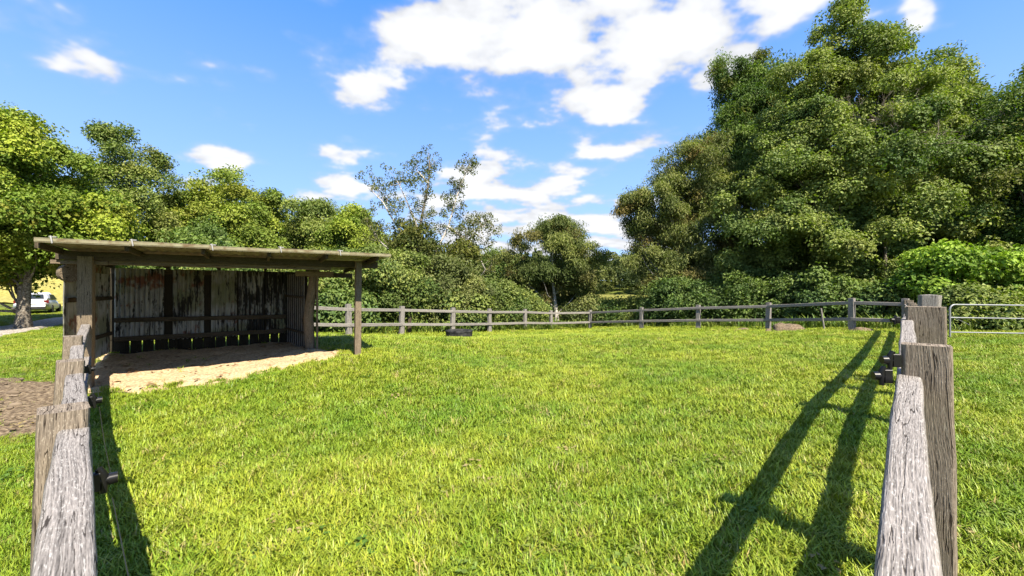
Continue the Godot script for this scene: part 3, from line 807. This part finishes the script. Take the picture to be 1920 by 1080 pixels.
	for q in [[-1.70, 1.58, 0.98], [-3.06, 2.88, 0.95], [-4.5, 4.25, 0.85]]: insulator(fl, G(q[0], q[1], q[2]) - fl.position + il * 0.05, il)
	var ir := Vector3(-0.72, 0, -0.694)
	for q in [[2.08, 2.19, 1.24], [2.2, 2.27, 1.31], [4.42, 4.62, 1.27]]: insulator(fr, G(q[0], q[1], q[2]) - fr.position + ir * 0.045, (ir + Vector3(-0.3, 0, 0.5)).normalized())
	var wb := MB.new()
	for q in [[-0.6, 0.56, -1.70, 1.58], [-1.70, 1.58, -3.06, 2.88], [-3.06, 2.88, -4.5, 4.25], [-4.5, 4.25, -6.4, 6.15]]:
		var a := G(q[0], q[1], 0.96) - fl.position + il * 0.12; var e := G(q[2], q[3], 0.9) - fl.position + il * 0.12
		wb.tube(PackedVector3Array([a, a.lerp(e, 0.5) - Vector3.UP * 0.03, e]), PackedFloat32Array([0.0018, 0.0018, 0.0018]), 5)
	put("wire", wb.mesh(), M.plastic, fl)
	gate()
	# ---- small things
	var tb := thing("rubber_feed_tub", "black rubber tub lying on the grass before the far left fence", "tub", G(-2.25, 17.5, 0.02))
	var bb := MB.new(); bb.lathe(PackedVector2Array([Vector2(0.02, 0.06), Vector2(0.44, 0.06), Vector2(0.5, 0.32), Vector2(0.53, 0.36), Vector2(0.57, 0.35), Vector2(0.58, 0.3), Vector2(0.565, 0.26), Vector2(0.56, 0.1), Vector2(0.54, 0.0)]), Vector3.ZERO, 32)
	put("wall", bb.mesh(), M.rubber, tb)
	for k in 3:
		bb = MB.new(); var a := 1.0 + k * 0.75; bb.box(Vector3(cos(a) * 0.57, 0.34, sin(a) * 0.57), Vector3(0.1, 0.07, 0.03), Basis(Vector3.UP, PI / 2 - a)); put("lug", bb.mesh(), M.rubber, tb)
	bb = MB.new(); bb.beam(Vector3(0, -0.1, 0), Vector3(-0.16, 0.92, 0), 0.05, 0.05, Vector3.FORWARD, 501, 0.004)
	var sk := put("leaning_stake", bb.mesh(), M.pale); sk.position = G(12.65, 16.6); tag(sk, "thin pale stake leaning behind the far right fence", "stake")
	bb = MB.new(); bb.beam(Vector3(0, -0.1, 0), Vector3(-0.1, 0.78, 0), 0.08, 0.08, Vector3.FORWARD, 502, 0.006)
	sk = put("field_post", bb.mesh(), M.dark); sk.position = G(-32.6, 30.4); tag(sk, "short leaning post in the field right of the white car", "post")
	bb = MB.new(); bb.beam(Vector3(0, -0.1, 0), Vector3(0.03, 0.82, 0), 0.13, 0.13, Vector3.FORWARD, 503, 0.01)
	sk = put("short_post", bb.mesh(), M.dark); sk.position = G(-4.75, 19.0); tag(sk, "short brown post just behind the far left fence's second visible post", "post")
	bb = MB.new(); var r0 := Vector3(0, 0, 0)
	bb.tube(PackedVector3Array([r0, Vector3(0.5, -0.16, 0.0), Vector3(1.3, -0.55, 0)]), PackedFloat32Array([0.007, 0.007, 0.007]), 5)
	sk = put("slack_rope", bb.mesh(), M.steel); sk.position = W(13.4, 13.2, 1.2); tag(sk, "thin pale rope hanging slack behind the farm gate", "rope")
	rock("earth_mound", "larger brown earth mound under the far right fence left of the leaning stake", G(11.55, 17.2, 0.02), Vector3(0.62, 0.34, 0.4), 3, M.dirt)
	rock("rock", "small low rock beside the brown earth mound at the fence", G(10.95, 17.5, 0.03), Vector3(0.24, 0.13, 0.18), 4, M.dirt)
	rock("rock", "flat rock half hidden at the post right of the leaning stake", G(13.45, 15.75, 0.02), Vector3(0.42, 0.16, 0.3), 5, M.dirt)
	rock("rock", "small brown rock left of the second post from the right of the far fence", G(10.6, 18.9, 0.02), Vector3(0.3, 0.15, 0.22), 6, M.dirt)
	rock("rock", "rounded pinkish stone at the front edge of the bare earth patch", G(-6.6, 4.95, 0.05), Vector3(0.2, 0.09, 0.13), 7, M.gravel)
	car()
	greenery(sand_poly, dirt_poly, path_poly)

func greenery(sand: PackedVector2Array, dirt: PackedVector2Array, path: PackedVector2Array) -> void:
	LEAF.broad = leaf_cluster(20, 0.2, 0.15, 0.42, 0.5, 1)
	LEAF.fine = leaf_cluster(30, 0.13, 0.075, 0.40, 0.2, 2)
	LEAF.narrow = leaf_cluster(26, 0.17, 0.05, 0.40, 1.0, 3)
	LEAF.tuft = leaf_cluster(16, 0.2, 0.08, 0.2, -0.2, 4)
	# ---- lawn
	var r := RandomNumberGenerator.new(); r.seed = 11
	var f := FastNoiseLite.new(); f.seed = 31; f.frequency = 0.35; f.fractal_octaves = 3
	var f2 := FastNoiseLite.new(); f2.seed = 32; f2.frequency = 1.6; f2.fractal_octaves = 2
	var clumps := [grass_clump(16, 1, 0.095, 0.07), grass_clump(16, 2, 0.085, 0.075), grass_clump(14, 3, 0.115, 0.06)]
	var bufs := [PackedFloat32Array(), PackedFloat32Array(), PackedFloat32Array()]
	for z in [[0.4, 5.0, 620.0, 1.0], [5.0, 10.0, 330.0, 1.2], [10.0, 18.0, 150.0, 1.55], [18.0, 32.0, 62.0, 2.1]]:
		var n := int(((z[1] - z[0]) * (1.45 * (z[0] + z[1]) + 3.0)) * z[2])
		var hw: float = 1.45 * z[1] + 1.5
		var tries := int((z[1] - z[0]) * 2.0 * hw * z[2])
		for i in tries:
			var d := r.randf_range(z[0], z[1]); var x := r.randf_range(-hw, hw)
			if absf(x) > 1.45 * d + 1.5: continue
			var p := Vector2(x, d)
			var sc: float = z[3] * r.randf_range(0.75, 1.25)
			var nz := f.get_noise_2d(x, d); var n2 := f2.get_noise_2d(x, d)
			if x < -2.8:
				if x > -9.5 and d > 4.6 and d < 11.6:
					var s := sdist(sand, p) + n2 * 0.35
					if s > 0.05 and r.randf() > 0.012: continue
					if s > -0.4: sc *= 0.75
				if x < -4.6 and d < 8.0 and d > 3.8:
					var s := sdist(dirt, p) + n2 * 0.5
					if s > 0.0 and r.randf() > 0.16 + 0.7 * clampf(n2 * 3.0, 0, 1): continue
					if s > -0.5: sc *= 0.7
				if x < -14.0 and sdist(path, p) + n2 * 0.3 > 0.0: continue
			var outside := x < -1.037 * d - 0.1
			if outside: sc *= 0.62
			var yel := clampf(0.46 + nz * 0.62 + n2 * 0.3 + (d - 6.0) * 0.012 + r.randf_range(-0.25, 0.25), 0, 1)
			var c := Color(0.12, 0.22, 0.014).lerp(Color(0.285, 0.34, 0.03), yel)
			if r.randf() < 0.05 + 0.1 * clampf(n2, 0, 1): c = c.lerp(Color(0.36, 0.30, 0.12), r.randf_range(0.3, 0.9))
			var tv := r.randf_range(0.8, 1.2)
			var b := Basis(Vector3.UP, r.randf() * TAU).scaled(Vector3(sc, sc * (1.0 + 0.35 * n2) / sqrt(z[3]), sc))
			push(bufs[i % 3], b, G(x, d, 0.03 if x < -2.8 and sdist(sand, p) > 0 else 0.0), Color(c.r * tv, c.g * tv, c.b * tv))
	for k in 3:
		var g := multi("lawn_grass", clumps[k], M.grass, bufs[k]); g.set_meta("kind", "stuff")
		tag(g, "bright green unmown lawn grass covering the paddock", "grass", "lawn grass")
	# ---- broad leaved weeds in the lawn
	var rb := PackedFloat32Array()
	for i in 900:
		var d := r.randf_range(2.2, 16.0); var x := r.randf_range(-1.2, 1.2) * d
		if f.get_noise_2d(x * 1.7 + 40.0, d * 1.7) < 0.05 or (x < -2.8 and sdist(sand, Vector2(x, d)) > -0.3): continue
		var c := Color(0.07, 0.15, 0.02).lerp(Color(0.2, 0.25, 0.05), r.randf())
		if r.randf() < 0.2: c = Color(0.30, 0.24, 0.11)
		push(rb, frame(Vector3.UP + rdir(r) * 0.3, r.randf() * TAU).scaled(Vector3(1, 0.5, 1) * r.randf_range(0.14, 0.3)), G(x, d, 0.055), c)
	var rg := multi("lawn_weeds", LEAF.broad, M.leaf, rb); rg.set_meta("kind", "stuff"); tag(rg, "small broad leaved weeds scattered through the lawn", "weeds")
	# ---- tall weeds beyond the fences
	var wb := PackedFloat32Array()
	for i in 5200:
		var tt := r.randf(); var x: float; var d: float
		if i % 2 == 0:
			x = lerpf(-7.0, 5.6, tt); d = lerpf(17.0, 29.0, tt) + r.randf_range(0.0, 4.0)
		else:
			x = lerpf(5.6, 14.6, tt) + r.randf_range(0.3, 3.0); d = lerpf(29.0, 15.0, tt) + r.randf_range(0.4, 3.0)
		var nz := f2.get_noise_2d(x * 0.4, d * 0.4)
		if nz < -0.1: continue
		var s := r.randf_range(2.5, 6.0) * (0.7 + nz)
		var c := Color(0.06, 0.13, 0.012).lerp(Color(0.16, 0.2, 0.03), r.randf())
		push(wb, Basis(Vector3.UP, r.randf() * TAU).scaled(Vector3(s, s, s)), G(x, d), c)
	var wg := multi("tall_weeds", clumps[2], M.grass, wb); wg.set_meta("kind", "stuff"); tag(wg, "tall lush weeds growing behind the far fences", "weeds")
	# ---- litter: bits of dung, leaves and clods on sand and earth
	var lm := MB.new(); lm.tri(Vector3(-0.03, 0.006, 0), Vector3(0, 0.014, 0.018), Vector3(0.034, 0.004, 0)); lm.tri(Vector3(-0.03, 0.006, 0), Vector3(0.034, 0.004, 0), Vector3(0, 0.012, -0.018))
	var lbuf := PackedFloat32Array()
	for i in 900:
		var p := Vector2(r.randf_range(-8.6, -3.4), r.randf_range(5.2, 10.6))
		if sdist(sand, p) < 0.05 or f2.get_noise_2d(p.x * 1.2, p.y * 1.2) < 0.02: continue
		push(lbuf, Basis(Vector3.UP, r.randf() * TAU).scaled(Vector3.ONE * r.randf_range(0.5, 1.8)), G(p.x, p.y, 0.075), Color(0.13, 0.07, 0.035).lerp(Color(0.3, 0.2, 0.1), r.randf()))
	var lg := multi("straw_litter", lm.mesh(), M.grass, lbuf); lg.set_meta("kind", "stuff"); tag(lg, "brown leaf and straw litter scattered on the sand floor", "litter")
	var sm := SphereMesh.new(); sm.radial_segments = 7; sm.rings = 4; sm.radius = 0.06; sm.height = 0.08
	var cb := PackedFloat32Array()
	for i in 700:
		var p := Vector2(r.randf_range(-13, -5.2), r.randf_range(4.4, 7.2))
		if sdist(dirt, p) < 0.0 or f2.get_noise_2d(p.x, p.y) < -0.05: continue
		var s := r.randf_range(0.1, 0.5) if i % 9 else r.randf_range(0.5, 1.1)
		push(cb, Basis(rdir(r), r.randf() * TAU).scaled(Vector3(s * 1.5, s * 0.8, s)), G(p.x, p.y, 0.05), Color(0.08, 0.058, 0.038).lerp(Color(0.19, 0.15, 0.105), r.randf()))
	var clod := mat(Color.WHITE, 0.95); clod.vertex_color_use_as_albedo = true
	var cg := multi("earth_clods", sm.mesh() if false else sm, clod, cb); cg.set_meta("kind", "stuff"); tag(cg, "loose brown clods and stones on the bare earth patch", "clods")

	# ---- trees
	var yg := [Color(0.06, 0.10, 0.014), Color(0.17, 0.20, 0.022), Color(0.22, 0.22, 0.03)]
	var dk := [Color(0.04, 0.072, 0.02), Color(0.10, 0.14, 0.032), Color(0.16, 0.16, 0.035)]
	var ol := [Color(0.058, 0.075, 0.024), Color(0.14, 0.152, 0.048), Color(0.2, 0.155, 0.05)]
	var md := [Color(0.05, 0.08, 0.02), Color(0.155, 0.182, 0.046), Color(0.215, 0.24, 0.06)]
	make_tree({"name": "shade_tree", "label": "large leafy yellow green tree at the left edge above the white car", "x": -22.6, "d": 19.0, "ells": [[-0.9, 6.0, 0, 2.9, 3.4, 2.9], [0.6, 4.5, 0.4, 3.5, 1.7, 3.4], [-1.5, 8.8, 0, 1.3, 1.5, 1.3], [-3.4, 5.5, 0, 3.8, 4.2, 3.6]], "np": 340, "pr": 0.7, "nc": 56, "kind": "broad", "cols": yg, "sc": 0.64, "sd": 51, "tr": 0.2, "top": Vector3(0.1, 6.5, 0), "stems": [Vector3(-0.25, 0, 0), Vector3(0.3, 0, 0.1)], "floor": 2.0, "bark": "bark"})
	make_tree({"name": "airy_tree", "label": "tall airy dark green tree between the left tree and the rounded tree", "x": -27.6, "d": 29.5, "ells": [[-0.4, 10.4, 0, 2.0, 2.5, 2.0], [0.9, 8.0, 0, 2.4, 2.6, 2.2], [-1.0, 7.6, 0, 2.0, 3.2, 2.0], [-0.8, 12.6, 0, 0.7, 0.9, 0.7], [0.7, 11.9, 0, 0.8, 1.0, 0.8]], "np": 74, "pr": 0.65, "nc": 20, "kind": "fine", "cols": md, "sc": 1.25, "sd": 52, "tr": 0.2, "top": Vector3(0, 10.5, 0), "every": 2, "bark": "palebark"})
	make_tree({"name": "rounded_tree", "label": "broad rounded light green tree rising behind the middle of the shelter roof", "x": -25.0, "d": 36.0, "ells": [[0, 6.4, 0, 5.0, 5.2, 4.6], [-1.6, 4.0, 0.5, 4.6, 3.4, 4.0], [2.6, 5.0, 0.5, 3.6, 3.6, 3.4]], "np": 230, "pr": 0.95, "nc": 34, "kind": "fine", "cols": [Color(0.06, 0.095, 0.016), Color(0.17, 0.205, 0.03), Color(0.2, 0.22, 0.03)], "sc": 1.45, "sd": 53, "tr": 0.35, "flat": 0.6, "group": ""})
	make_tree({"name": "rounded_tree", "label": "smaller rounded tree between the broad rounded tree and the straggly gum", "x": -17.0, "d": 36.0, "ells": [[0, 6.0, 0, 3.0, 4.0, 3.0], [2.2, 4.2, 0, 2.8, 3.6, 2.8]], "np": 110, "pr": 0.85, "nc": 32, "kind": "fine", "cols": md, "sc": 1.4, "sd": 54, "tr": 0.25, "flat": 0.65})
	make_tree({"name": "rounded_tree", "label": "bright light green treetop just left of the straggly gum", "x": -13.4, "d": 35.0, "ells": [[0, 5.4, 0, 2.5, 3.4, 2.5]], "np": 70, "pr": 0.8, "nc": 32, "kind": "fine", "cols": [Color(0.07, 0.11, 0.016), Color(0.18, 0.215, 0.03)], "sc": 1.35, "sd": 55, "tr": 0.2, "flat": 0.6})
	make_tree({"name": "background_tree", "label": "dark tree mass low behind the shelter's left half", "x": -21.5, "d": 27.0, "ells": [[0, 2.6, 0, 3.5, 2.8, 2.5]], "np": 60, "pr": 0.8, "nc": 30, "kind": "fine", "cols": dk, "sc": 1.4, "sd": 56, "tr": 0.15, "top": Vector3(0, 2.5, 0)})
	sparse_tree()
	make_tree({"name": "olive_tree", "label": "brownish olive tree with a pale trunk behind the far fence corner", "x": 3.5, "d": 32.0, "ells": [[-0.6, 5.2, 0, 2.9, 2.2, 2.6], [0.2, 6.9, 0, 1.7, 1.3, 1.7], [-2.3, 3.4, -1.2, 1.7, 1.7, 1.7], [1.7, 4.8, 0, 1.4, 1.8, 1.5], [0.5, 2.8, -2.0, 1.9, 1.4, 1.5], [-1.0, 1.9, -1.5, 2.2, 1.5, 1.4], [1.9, 2.0, -1.2, 1.5, 1.5, 1.3]], "np": 195, "pr": 0.6, "nc": 26, "kind": "narrow", "cols": [Color(0.055, 0.075, 0.022), Color(0.135, 0.15, 0.045), Color(0.17, 0.14, 0.05)], "sc": 1.15, "sd": 58, "tr": 0.17, "top": Vector3(-0.5, 6.0, 0), "bark": "palebark", "every": 5, "floor": 0.5})
	make_tree({"name": "background_tree", "label": "dark green tree just left of the brownish olive tree", "x": -0.9, "d": 37.0, "ells": [[0, 4.8, 0, 2.0, 2.4, 2.0], [0.4, 2.4, 0, 2.3, 2.2, 2.0]], "np": 70, "pr": 0.75, "nc": 28, "kind": "fine", "cols": dk, "sc": 1.4, "sd": 59, "tr": 0.2, "top": Vector3(0, 4, 0)})
	# the tall right-hand wood
	make_tree({"name": "drooping_tree", "label": "grey olive tree with drooping branches at the left end of the tall wood", "x": 11.6, "d": 29.0, "ells": [[1.6, 10.6, 0, 2.5, 2.6, 2.5], [-0.4, 8.0, 0, 2.6, 2.3, 2.6], [-3.0, 7.4, 0.4, 1.5, 1.4, 1.5], [1.6, 7.0, 0, 3.0, 3.0, 2.8], [-1.4, 4.6, 0.4, 2.0, 1.5, 2.0], [0.6, 2.8, 0.6, 2.8, 2.2, 2.4]], "np": 250, "pr": 0.62, "nc": 26, "kind": "narrow", "cols": ol, "sc": 1.1, "sd": 61, "tr": 0.24, "top": Vector3(1.0, 9.0, 0), "every": 2, "limbbark": "palebark"})
	make_tree({"name": "dark_tree", "label": "dark narrow topped tree poking up behind the tall wood's left side", "x": 19.6, "d": 34.5, "ells": [[-1.2, 20.6, 0, 0.8, 1.5, 0.8], [1.9, 20.5, 0, 0.9, 1.5, 0.9], [0.4, 18.8, 0, 1.8, 1.7, 1.6], [0.2, 16.4, 0, 2.2, 2.4, 2.0], [-0.8, 13.0, 0, 2.8, 3.2, 2.6]], "np": 130, "pr": 0.8, "nc": 28, "kind": "narrow", "cols": dk, "sc": 1.5, "sd": 62, "tr": 0.3, "top": Vector3(0, 18, 0)})
	make_tree({"name": "tall_tree", "label": "tallest dense green tree in the right-hand wood reaching the top edge", "x": 21.6, "d": 26.0, "ells": [[-0.5, 18.1, 0, 1.2, 2.1, 1.2], [0.2, 15.0, 0, 2.8, 3.0, 2.6], [-2.6, 14.0, 0, 2.2, 2.4, 2.2], [-0.5, 11.8, 0.3, 4.7, 3.4, 4.2], [0.5, 8.4, 0.3, 7.0, 4.4, 5.4], [-4.2, 7.2, 0.5, 4.2, 3.4, 3.8], [5.2, 7.6, 0.6, 4.0, 4.0, 3.8], [-1.0, 4.2, 0.8, 7.4, 3.4, 5.0]], "np": 620, "pr": 0.8, "nc": 66, "kind": "broad", "cols": md, "sc": 0.64, "sd": 63, "tr": 0.4, "top": Vector3(0.3, 15, 0), "every": 6})
	make_tree({"name": "tall_tree", "label": "green tree right of the tallest tree at the right edge of the wood", "x": 26.8, "d": 21.5, "ells": [[1.5, 11.0, 0, 2.6, 2.4, 2.4], [2.0, 7.5, 0, 3.0, 3.6, 2.6], [-0.6, 6.6, 0, 2.2, 2.6, 2.0]], "np": 120, "pr": 0.7, "nc": 28, "kind": "fine", "cols": dk, "sc": 1.1, "sd": 64, "tr": 0.24, "top": Vector3(1.0, 10, 0), "every": 2})
	make_tree({"name": "background_tree", "label": "green treetop showing between the tallest tree and the right edge", "x": 31.0, "d": 30.0, "ells": [[0, 16.4, 0, 1.8, 2.6, 1.8], [0, 12.0, 0, 3.6, 4.0, 3.2]], "np": 90, "pr": 0.85, "nc": 30, "kind": "fine", "cols": md, "sc": 1.5, "sd": 65, "tr": 0.3, "top": Vector3(0, 14, 0)})
	make_tree({"name": "leafy_shrub", "label": "bright yellow green leafy shrub behind the farm gate", "cat": "shrub", "x": 20.6, "d": 18.4, "ells": [[0.3, 2.5, 0, 1.5, 1.5, 1.2], [-1.2, 2.0, 0, 1.2, 1.4, 1.0], [1.4, 1.4, 0, 1.2, 1.2, 1.0]], "np": 60, "pr": 0.5, "nc": 30, "kind": "broad", "cols": [Color(0.06, 0.11, 0.012), Color(0.17, 0.24, 0.03)], "sc": 0.75, "sd": 66, "tr": 0.06, "top": Vector3(0, 2.6, 0)})
	dead_tree("bare_tree", "grey bare branched tree at the right edge of the wood", 27.6, 22.4, 11.4, 71, Vector3(0.0, 0.9, 0.1))
	dead_tree("bare_tree", "bare twigs of a dead tree standing among the tallest tree's leaves", 21.0, 23.2, 11.6, 72, Vector3(0.05, 1.0, 0.0))
	var SH := [["dark understorey shrub at the left end of the wood behind the fence", 11.4, 26.2, 2.2, 2.6, "fine", dk, 81], ["dark green shrub under the drooping tree's right side", 14.6, 24.6, 2.3, 3.0, "fine", dk, 82], ["dark leafy shrub behind the far right fence's middle post", 16.6, 22.0, 2.2, 2.6, "broad", dk, 83], ["green shrub behind the leaning stake", 18.6, 20.8, 1.9, 2.0, "broad", dk, 84], ["dark shrub behind the two tall strainer posts", 19.8, 19.2, 1.5, 1.9, "broad", md, 85], ["low green shrub behind the left half of the farm gate", 19.0, 16.9, 1.3, 1.3, "broad", md, 86], ["low leafy shrub behind the farm gate at the right edge", 23.2, 17.4, 1.7, 1.7, "broad", md, 87],
		["dense shrub directly right of the shelter's log post", -9.9, 20.6, 2.4, 3.2, "fine", md, 88], ["tall mixed green shrub behind the slim shelter post", -7.0, 22.4, 2.3, 4.0, "fine", md, 89], ["glossy broad leaved shrub low beside the slim shelter post", -8.0, 19.0, 1.3, 1.9, "broad", dk, 90], ["dark shrub at the foot of the straggly gum", -4.2, 24.4, 2.4, 3.7, "fine", ol, 91], ["bright broad leaved shrub behind the feed tub", -3.0, 23.2, 1.5, 2.0, "broad", md, 92], ["green shrub behind the far left fence right of the gum", -1.4, 26.2, 1.7, 2.6, "fine", md, 93], ["low shrub between the gum and the olive tree", 0.3, 27.6, 1.4, 1.9, "fine", md, 94], ["dark shrub under the olive tree's left side", 1.1, 30.6, 1.1, 1.8, "fine", dk, 95], ["low grey green shrub right of the pale trunk", 5.7, 31.0, 1.1, 1.5, "fine", ol, 96], ["low dark shrub in front of the far sunny clearing", 7.3, 30.6, 1.3, 1.35, "fine", dk, 101], ["low green shrub at the right edge of the far clearing", 9.2, 29.6, 1.2, 1.5, "fine", md, 102], ["light green shrub far left behind the shelter", -16.0, 22.0, 2.4, 2.6, "fine", md, 97], ["dark shrub filling the gap behind the shelter's right wall", -12.6, 20.6, 2.2, 3.0, "fine", dk, 98], ["low shrub at the right foot of the rounded trees", -11.0, 27.0, 2.6, 4.2, "fine", dk, 99]]
	for q in SH:
		make_tree({"name": "shrub", "label": q[0], "cat": "shrub", "group": "", "x": q[1], "d": q[2], "ells": [[0, q[4] * 0.5, 0, q[3], q[4] * 0.52, q[3] * 0.85]], "np": int(28 * q[3]), "pr": 0.55, "nc": 24, "kind": q[5], "cols": [q[6][0] * 0.92, q[6][1] * 0.86], "sc": 1.15 if q[5] == "fine" else 0.7, "sd": q[7], "tr": 0.07, "top": Vector3(0, q[4] * 0.7, 0), "floor": 0.1, "every": 3})
	far_forest()

func sparse_tree() -> void:
	var at := G(-5.5, 27.0)
	var th := thing("straggly_gum", "straggly tree with bare twisting limbs and leaf tufts left of centre", "tree", at)
	var r := RandomNumberGenerator.new(); r.seed = 57
	var limbs := [
		[[800, 606], [796, 560], [790, 510], [780, 460], [788, 400], [800, 340], [802, 296]],
		[[794, 520], [812, 470], [836, 420], [846, 380], [856, 345], [874, 300]],
		[[788, 490], [760, 450], [735, 410], [715, 375], [690, 350]],
		[[794, 530], [830, 500], [862, 462], [886, 432], [914, 410]],
		[[786, 440], [770, 400], [752, 360], [738, 332]],
		[[836, 420], [862, 440], [880, 425], [900, 440]],
		[[780, 470], [745, 480], [716, 450], [704, 425]],
		[[800, 340], [782, 320], [772, 330]], [[862, 462], [890, 470], [905, 500], [890, 520]]]
	var buf := PackedFloat32Array()
	for i in limbs.size():
		var L: Array = limbs[i]; var pts := PackedVector3Array(); var rr := PackedFloat32Array()
		var dz := r.randf_range(-1.8, 1.8) if i > 0 else 0.0
		for k in L.size():
			var fr: float = float(k) / (L.size() - 1)
			pts.append(Vector3((L[k][0] - 800) * 0.0351, (606 - L[k][1]) * 0.0351 + (0.0 if k or i else -0.2), dz * fr))
			rr.append((0.17 if i == 0 else 0.09) * (1.0 - 0.8 * fr))
		var b := MB.new(); b.tube(pts, rr, 9, 0.2, i); put("trunk" if i == 0 else "limb", b.mesh(), M.bark if i == 0 else M.palebark, th)
		var tips := PackedVector3Array(); var tb := MB.new()
		for k in range(2, pts.size()):
			for q in (6 if k > 2 else 3):
				var p0 := pts[k - 1].lerp(pts[k], r.randf())
				twig(tb, p0, (rdir(r) + Vector3.UP * 0.7).normalized(), r.randf_range(0.4, 0.9), 0.018, 1, r, tips, 4)
		tips.append(pts[pts.size() - 1])
		put("twigs", tb.mesh(), M.twig, th).set_meta("kind", "stuff")
		for t in tips:
			if r.randf() < 0.12: continue
			for q in r.randi_range(2, 5):
				var base := Color(0.06, 0.085, 0.024).lerp(Color(0.2, 0.21, 0.055), r.randf())
				push(buf, frame(Vector3.UP + rdir(r) * 0.6, r.randf() * TAU).scaled(Vector3.ONE * r.randf_range(0.5, 1.0)), t + rdir(r) * 0.3, base)
	# the denser lower crown
	for e in [[-2.0, 3.0, 1.6, 1.8], [-0.6, 5.2, 1.5, 1.4], [0.9, 4.2, 1.5, 1.2], [-1.4, 5.6, 1.1, 1.0], [2.2, 4.6, 1.1, 0.8]]:
		for i in 24:
			var d := rdir(r); var pc := Vector3(e[0], e[1], 0) + d * Vector3(e[2], e[3], e[2]) * r.randf_range(0.5, 1.0)
			var base := Color(0.06, 0.085, 0.022).lerp(Color(0.2, 0.21, 0.05), r.randf())
			for j in 9: push(buf, frame(Vector3.UP + rdir(r) * 0.6, r.randf() * TAU).scaled(Vector3.ONE * r.randf_range(0.7, 1.3)), pc + rdir(r) * 0.4, base)
	multi("crown", LEAF.tuft, M.leaf, buf, th).set_meta("kind", "stuff")

func dead_tree(called: String, label: String, x: float, d: float, h: float, sd: int, up: Vector3) -> void:
	var th := thing(called, label, "tree", G(x, d))
	var r := RandomNumberGenerator.new(); r.seed = sd
	var b := MB.new(); var tips := PackedVector3Array()
	b.tube(PackedVector3Array([Vector3(0, -0.2, 0), Vector3(0.1, h * 0.35, 0), Vector3(-0.05, h * 0.7, 0.1), Vector3(0.1, h, 0)]), PackedFloat32Array([0.11, 0.09, 0.065, 0.04]), 9, 0.2, sd)
	put("trunk", b.mesh(), M.bark, th)
	for k in 8:
		b = MB.new()
		var p := Vector3(0, h * r.randf_range(0.72, 1.0), 0.05)
		var a := TAU * k / 8.0
		twig(b, p, (Vector3(cos(a), 0.5, sin(a)) + rdir(r) * 0.4).normalized(), r.randf_range(1.3, 2.0), 0.036, 4, r, tips, 4)
		put("branch", b.mesh(), M.twig, th)

func far_forest() -> void:
	var r := RandomNumberGenerator.new(); r.seed = 90
	var b := MB.new()
	for i in 26:
		var d := rdir(r); if d.y < -0.4: d.y = -d.y
		var pc := Vector3(0, 4.5, 0) + d * Vector3(2.4, 3.2, 2.4)
		for j in 26:
			var o := (rdir(r) + d * 0.5 + Vector3.UP * 0.3).normalized(); var p := pc + o * r.randf_range(0.5, 1.0)
			var nn := (o + rdir(r) * 0.8).normalized(); var ax := nn.cross(rdir(r)).normalized(); var sx := ax.cross(nn)
			var tv := r.randf_range(0.7, 1.3); b.tint = Color(tv, tv, tv)
			b.tri(p - ax * 0.3, p + sx * 0.2, p + ax * 0.3); b.tri(p - ax * 0.3, p + ax * 0.3, p - sx * 0.2)
	var m := b.mesh(); var buf := PackedFloat32Array()
	for i in 2600:
		var a := r.randf_range(-1.0, 1.0); var d := 48.0 + 150.0 * pow(r.randf(), 0.75); var x := a * d * 1.35
		if x > 7.0 and x < 36.0 and d > 50.0 and d < 107.0: continue
		if x < -0.55 * d - 2.0 and d < 115.0: continue
		var s := r.randf_range(0.55, 1.25)
		var c := Color(0.045, 0.07, 0.02).lerp(Color(0.13, 0.15, 0.035), r.randf())
		push(buf, Basis(Vector3.UP, r.randf() * TAU).scaled(Vector3(s, s * r.randf_range(0.8, 1.2), s)), G(x, d, -0.8), c)
	var g := multi("distant_forest", m, M.leaf, buf); g.set_meta("kind", "stuff"); tag(g, "olive green forest covering the distant hillside", "forest")
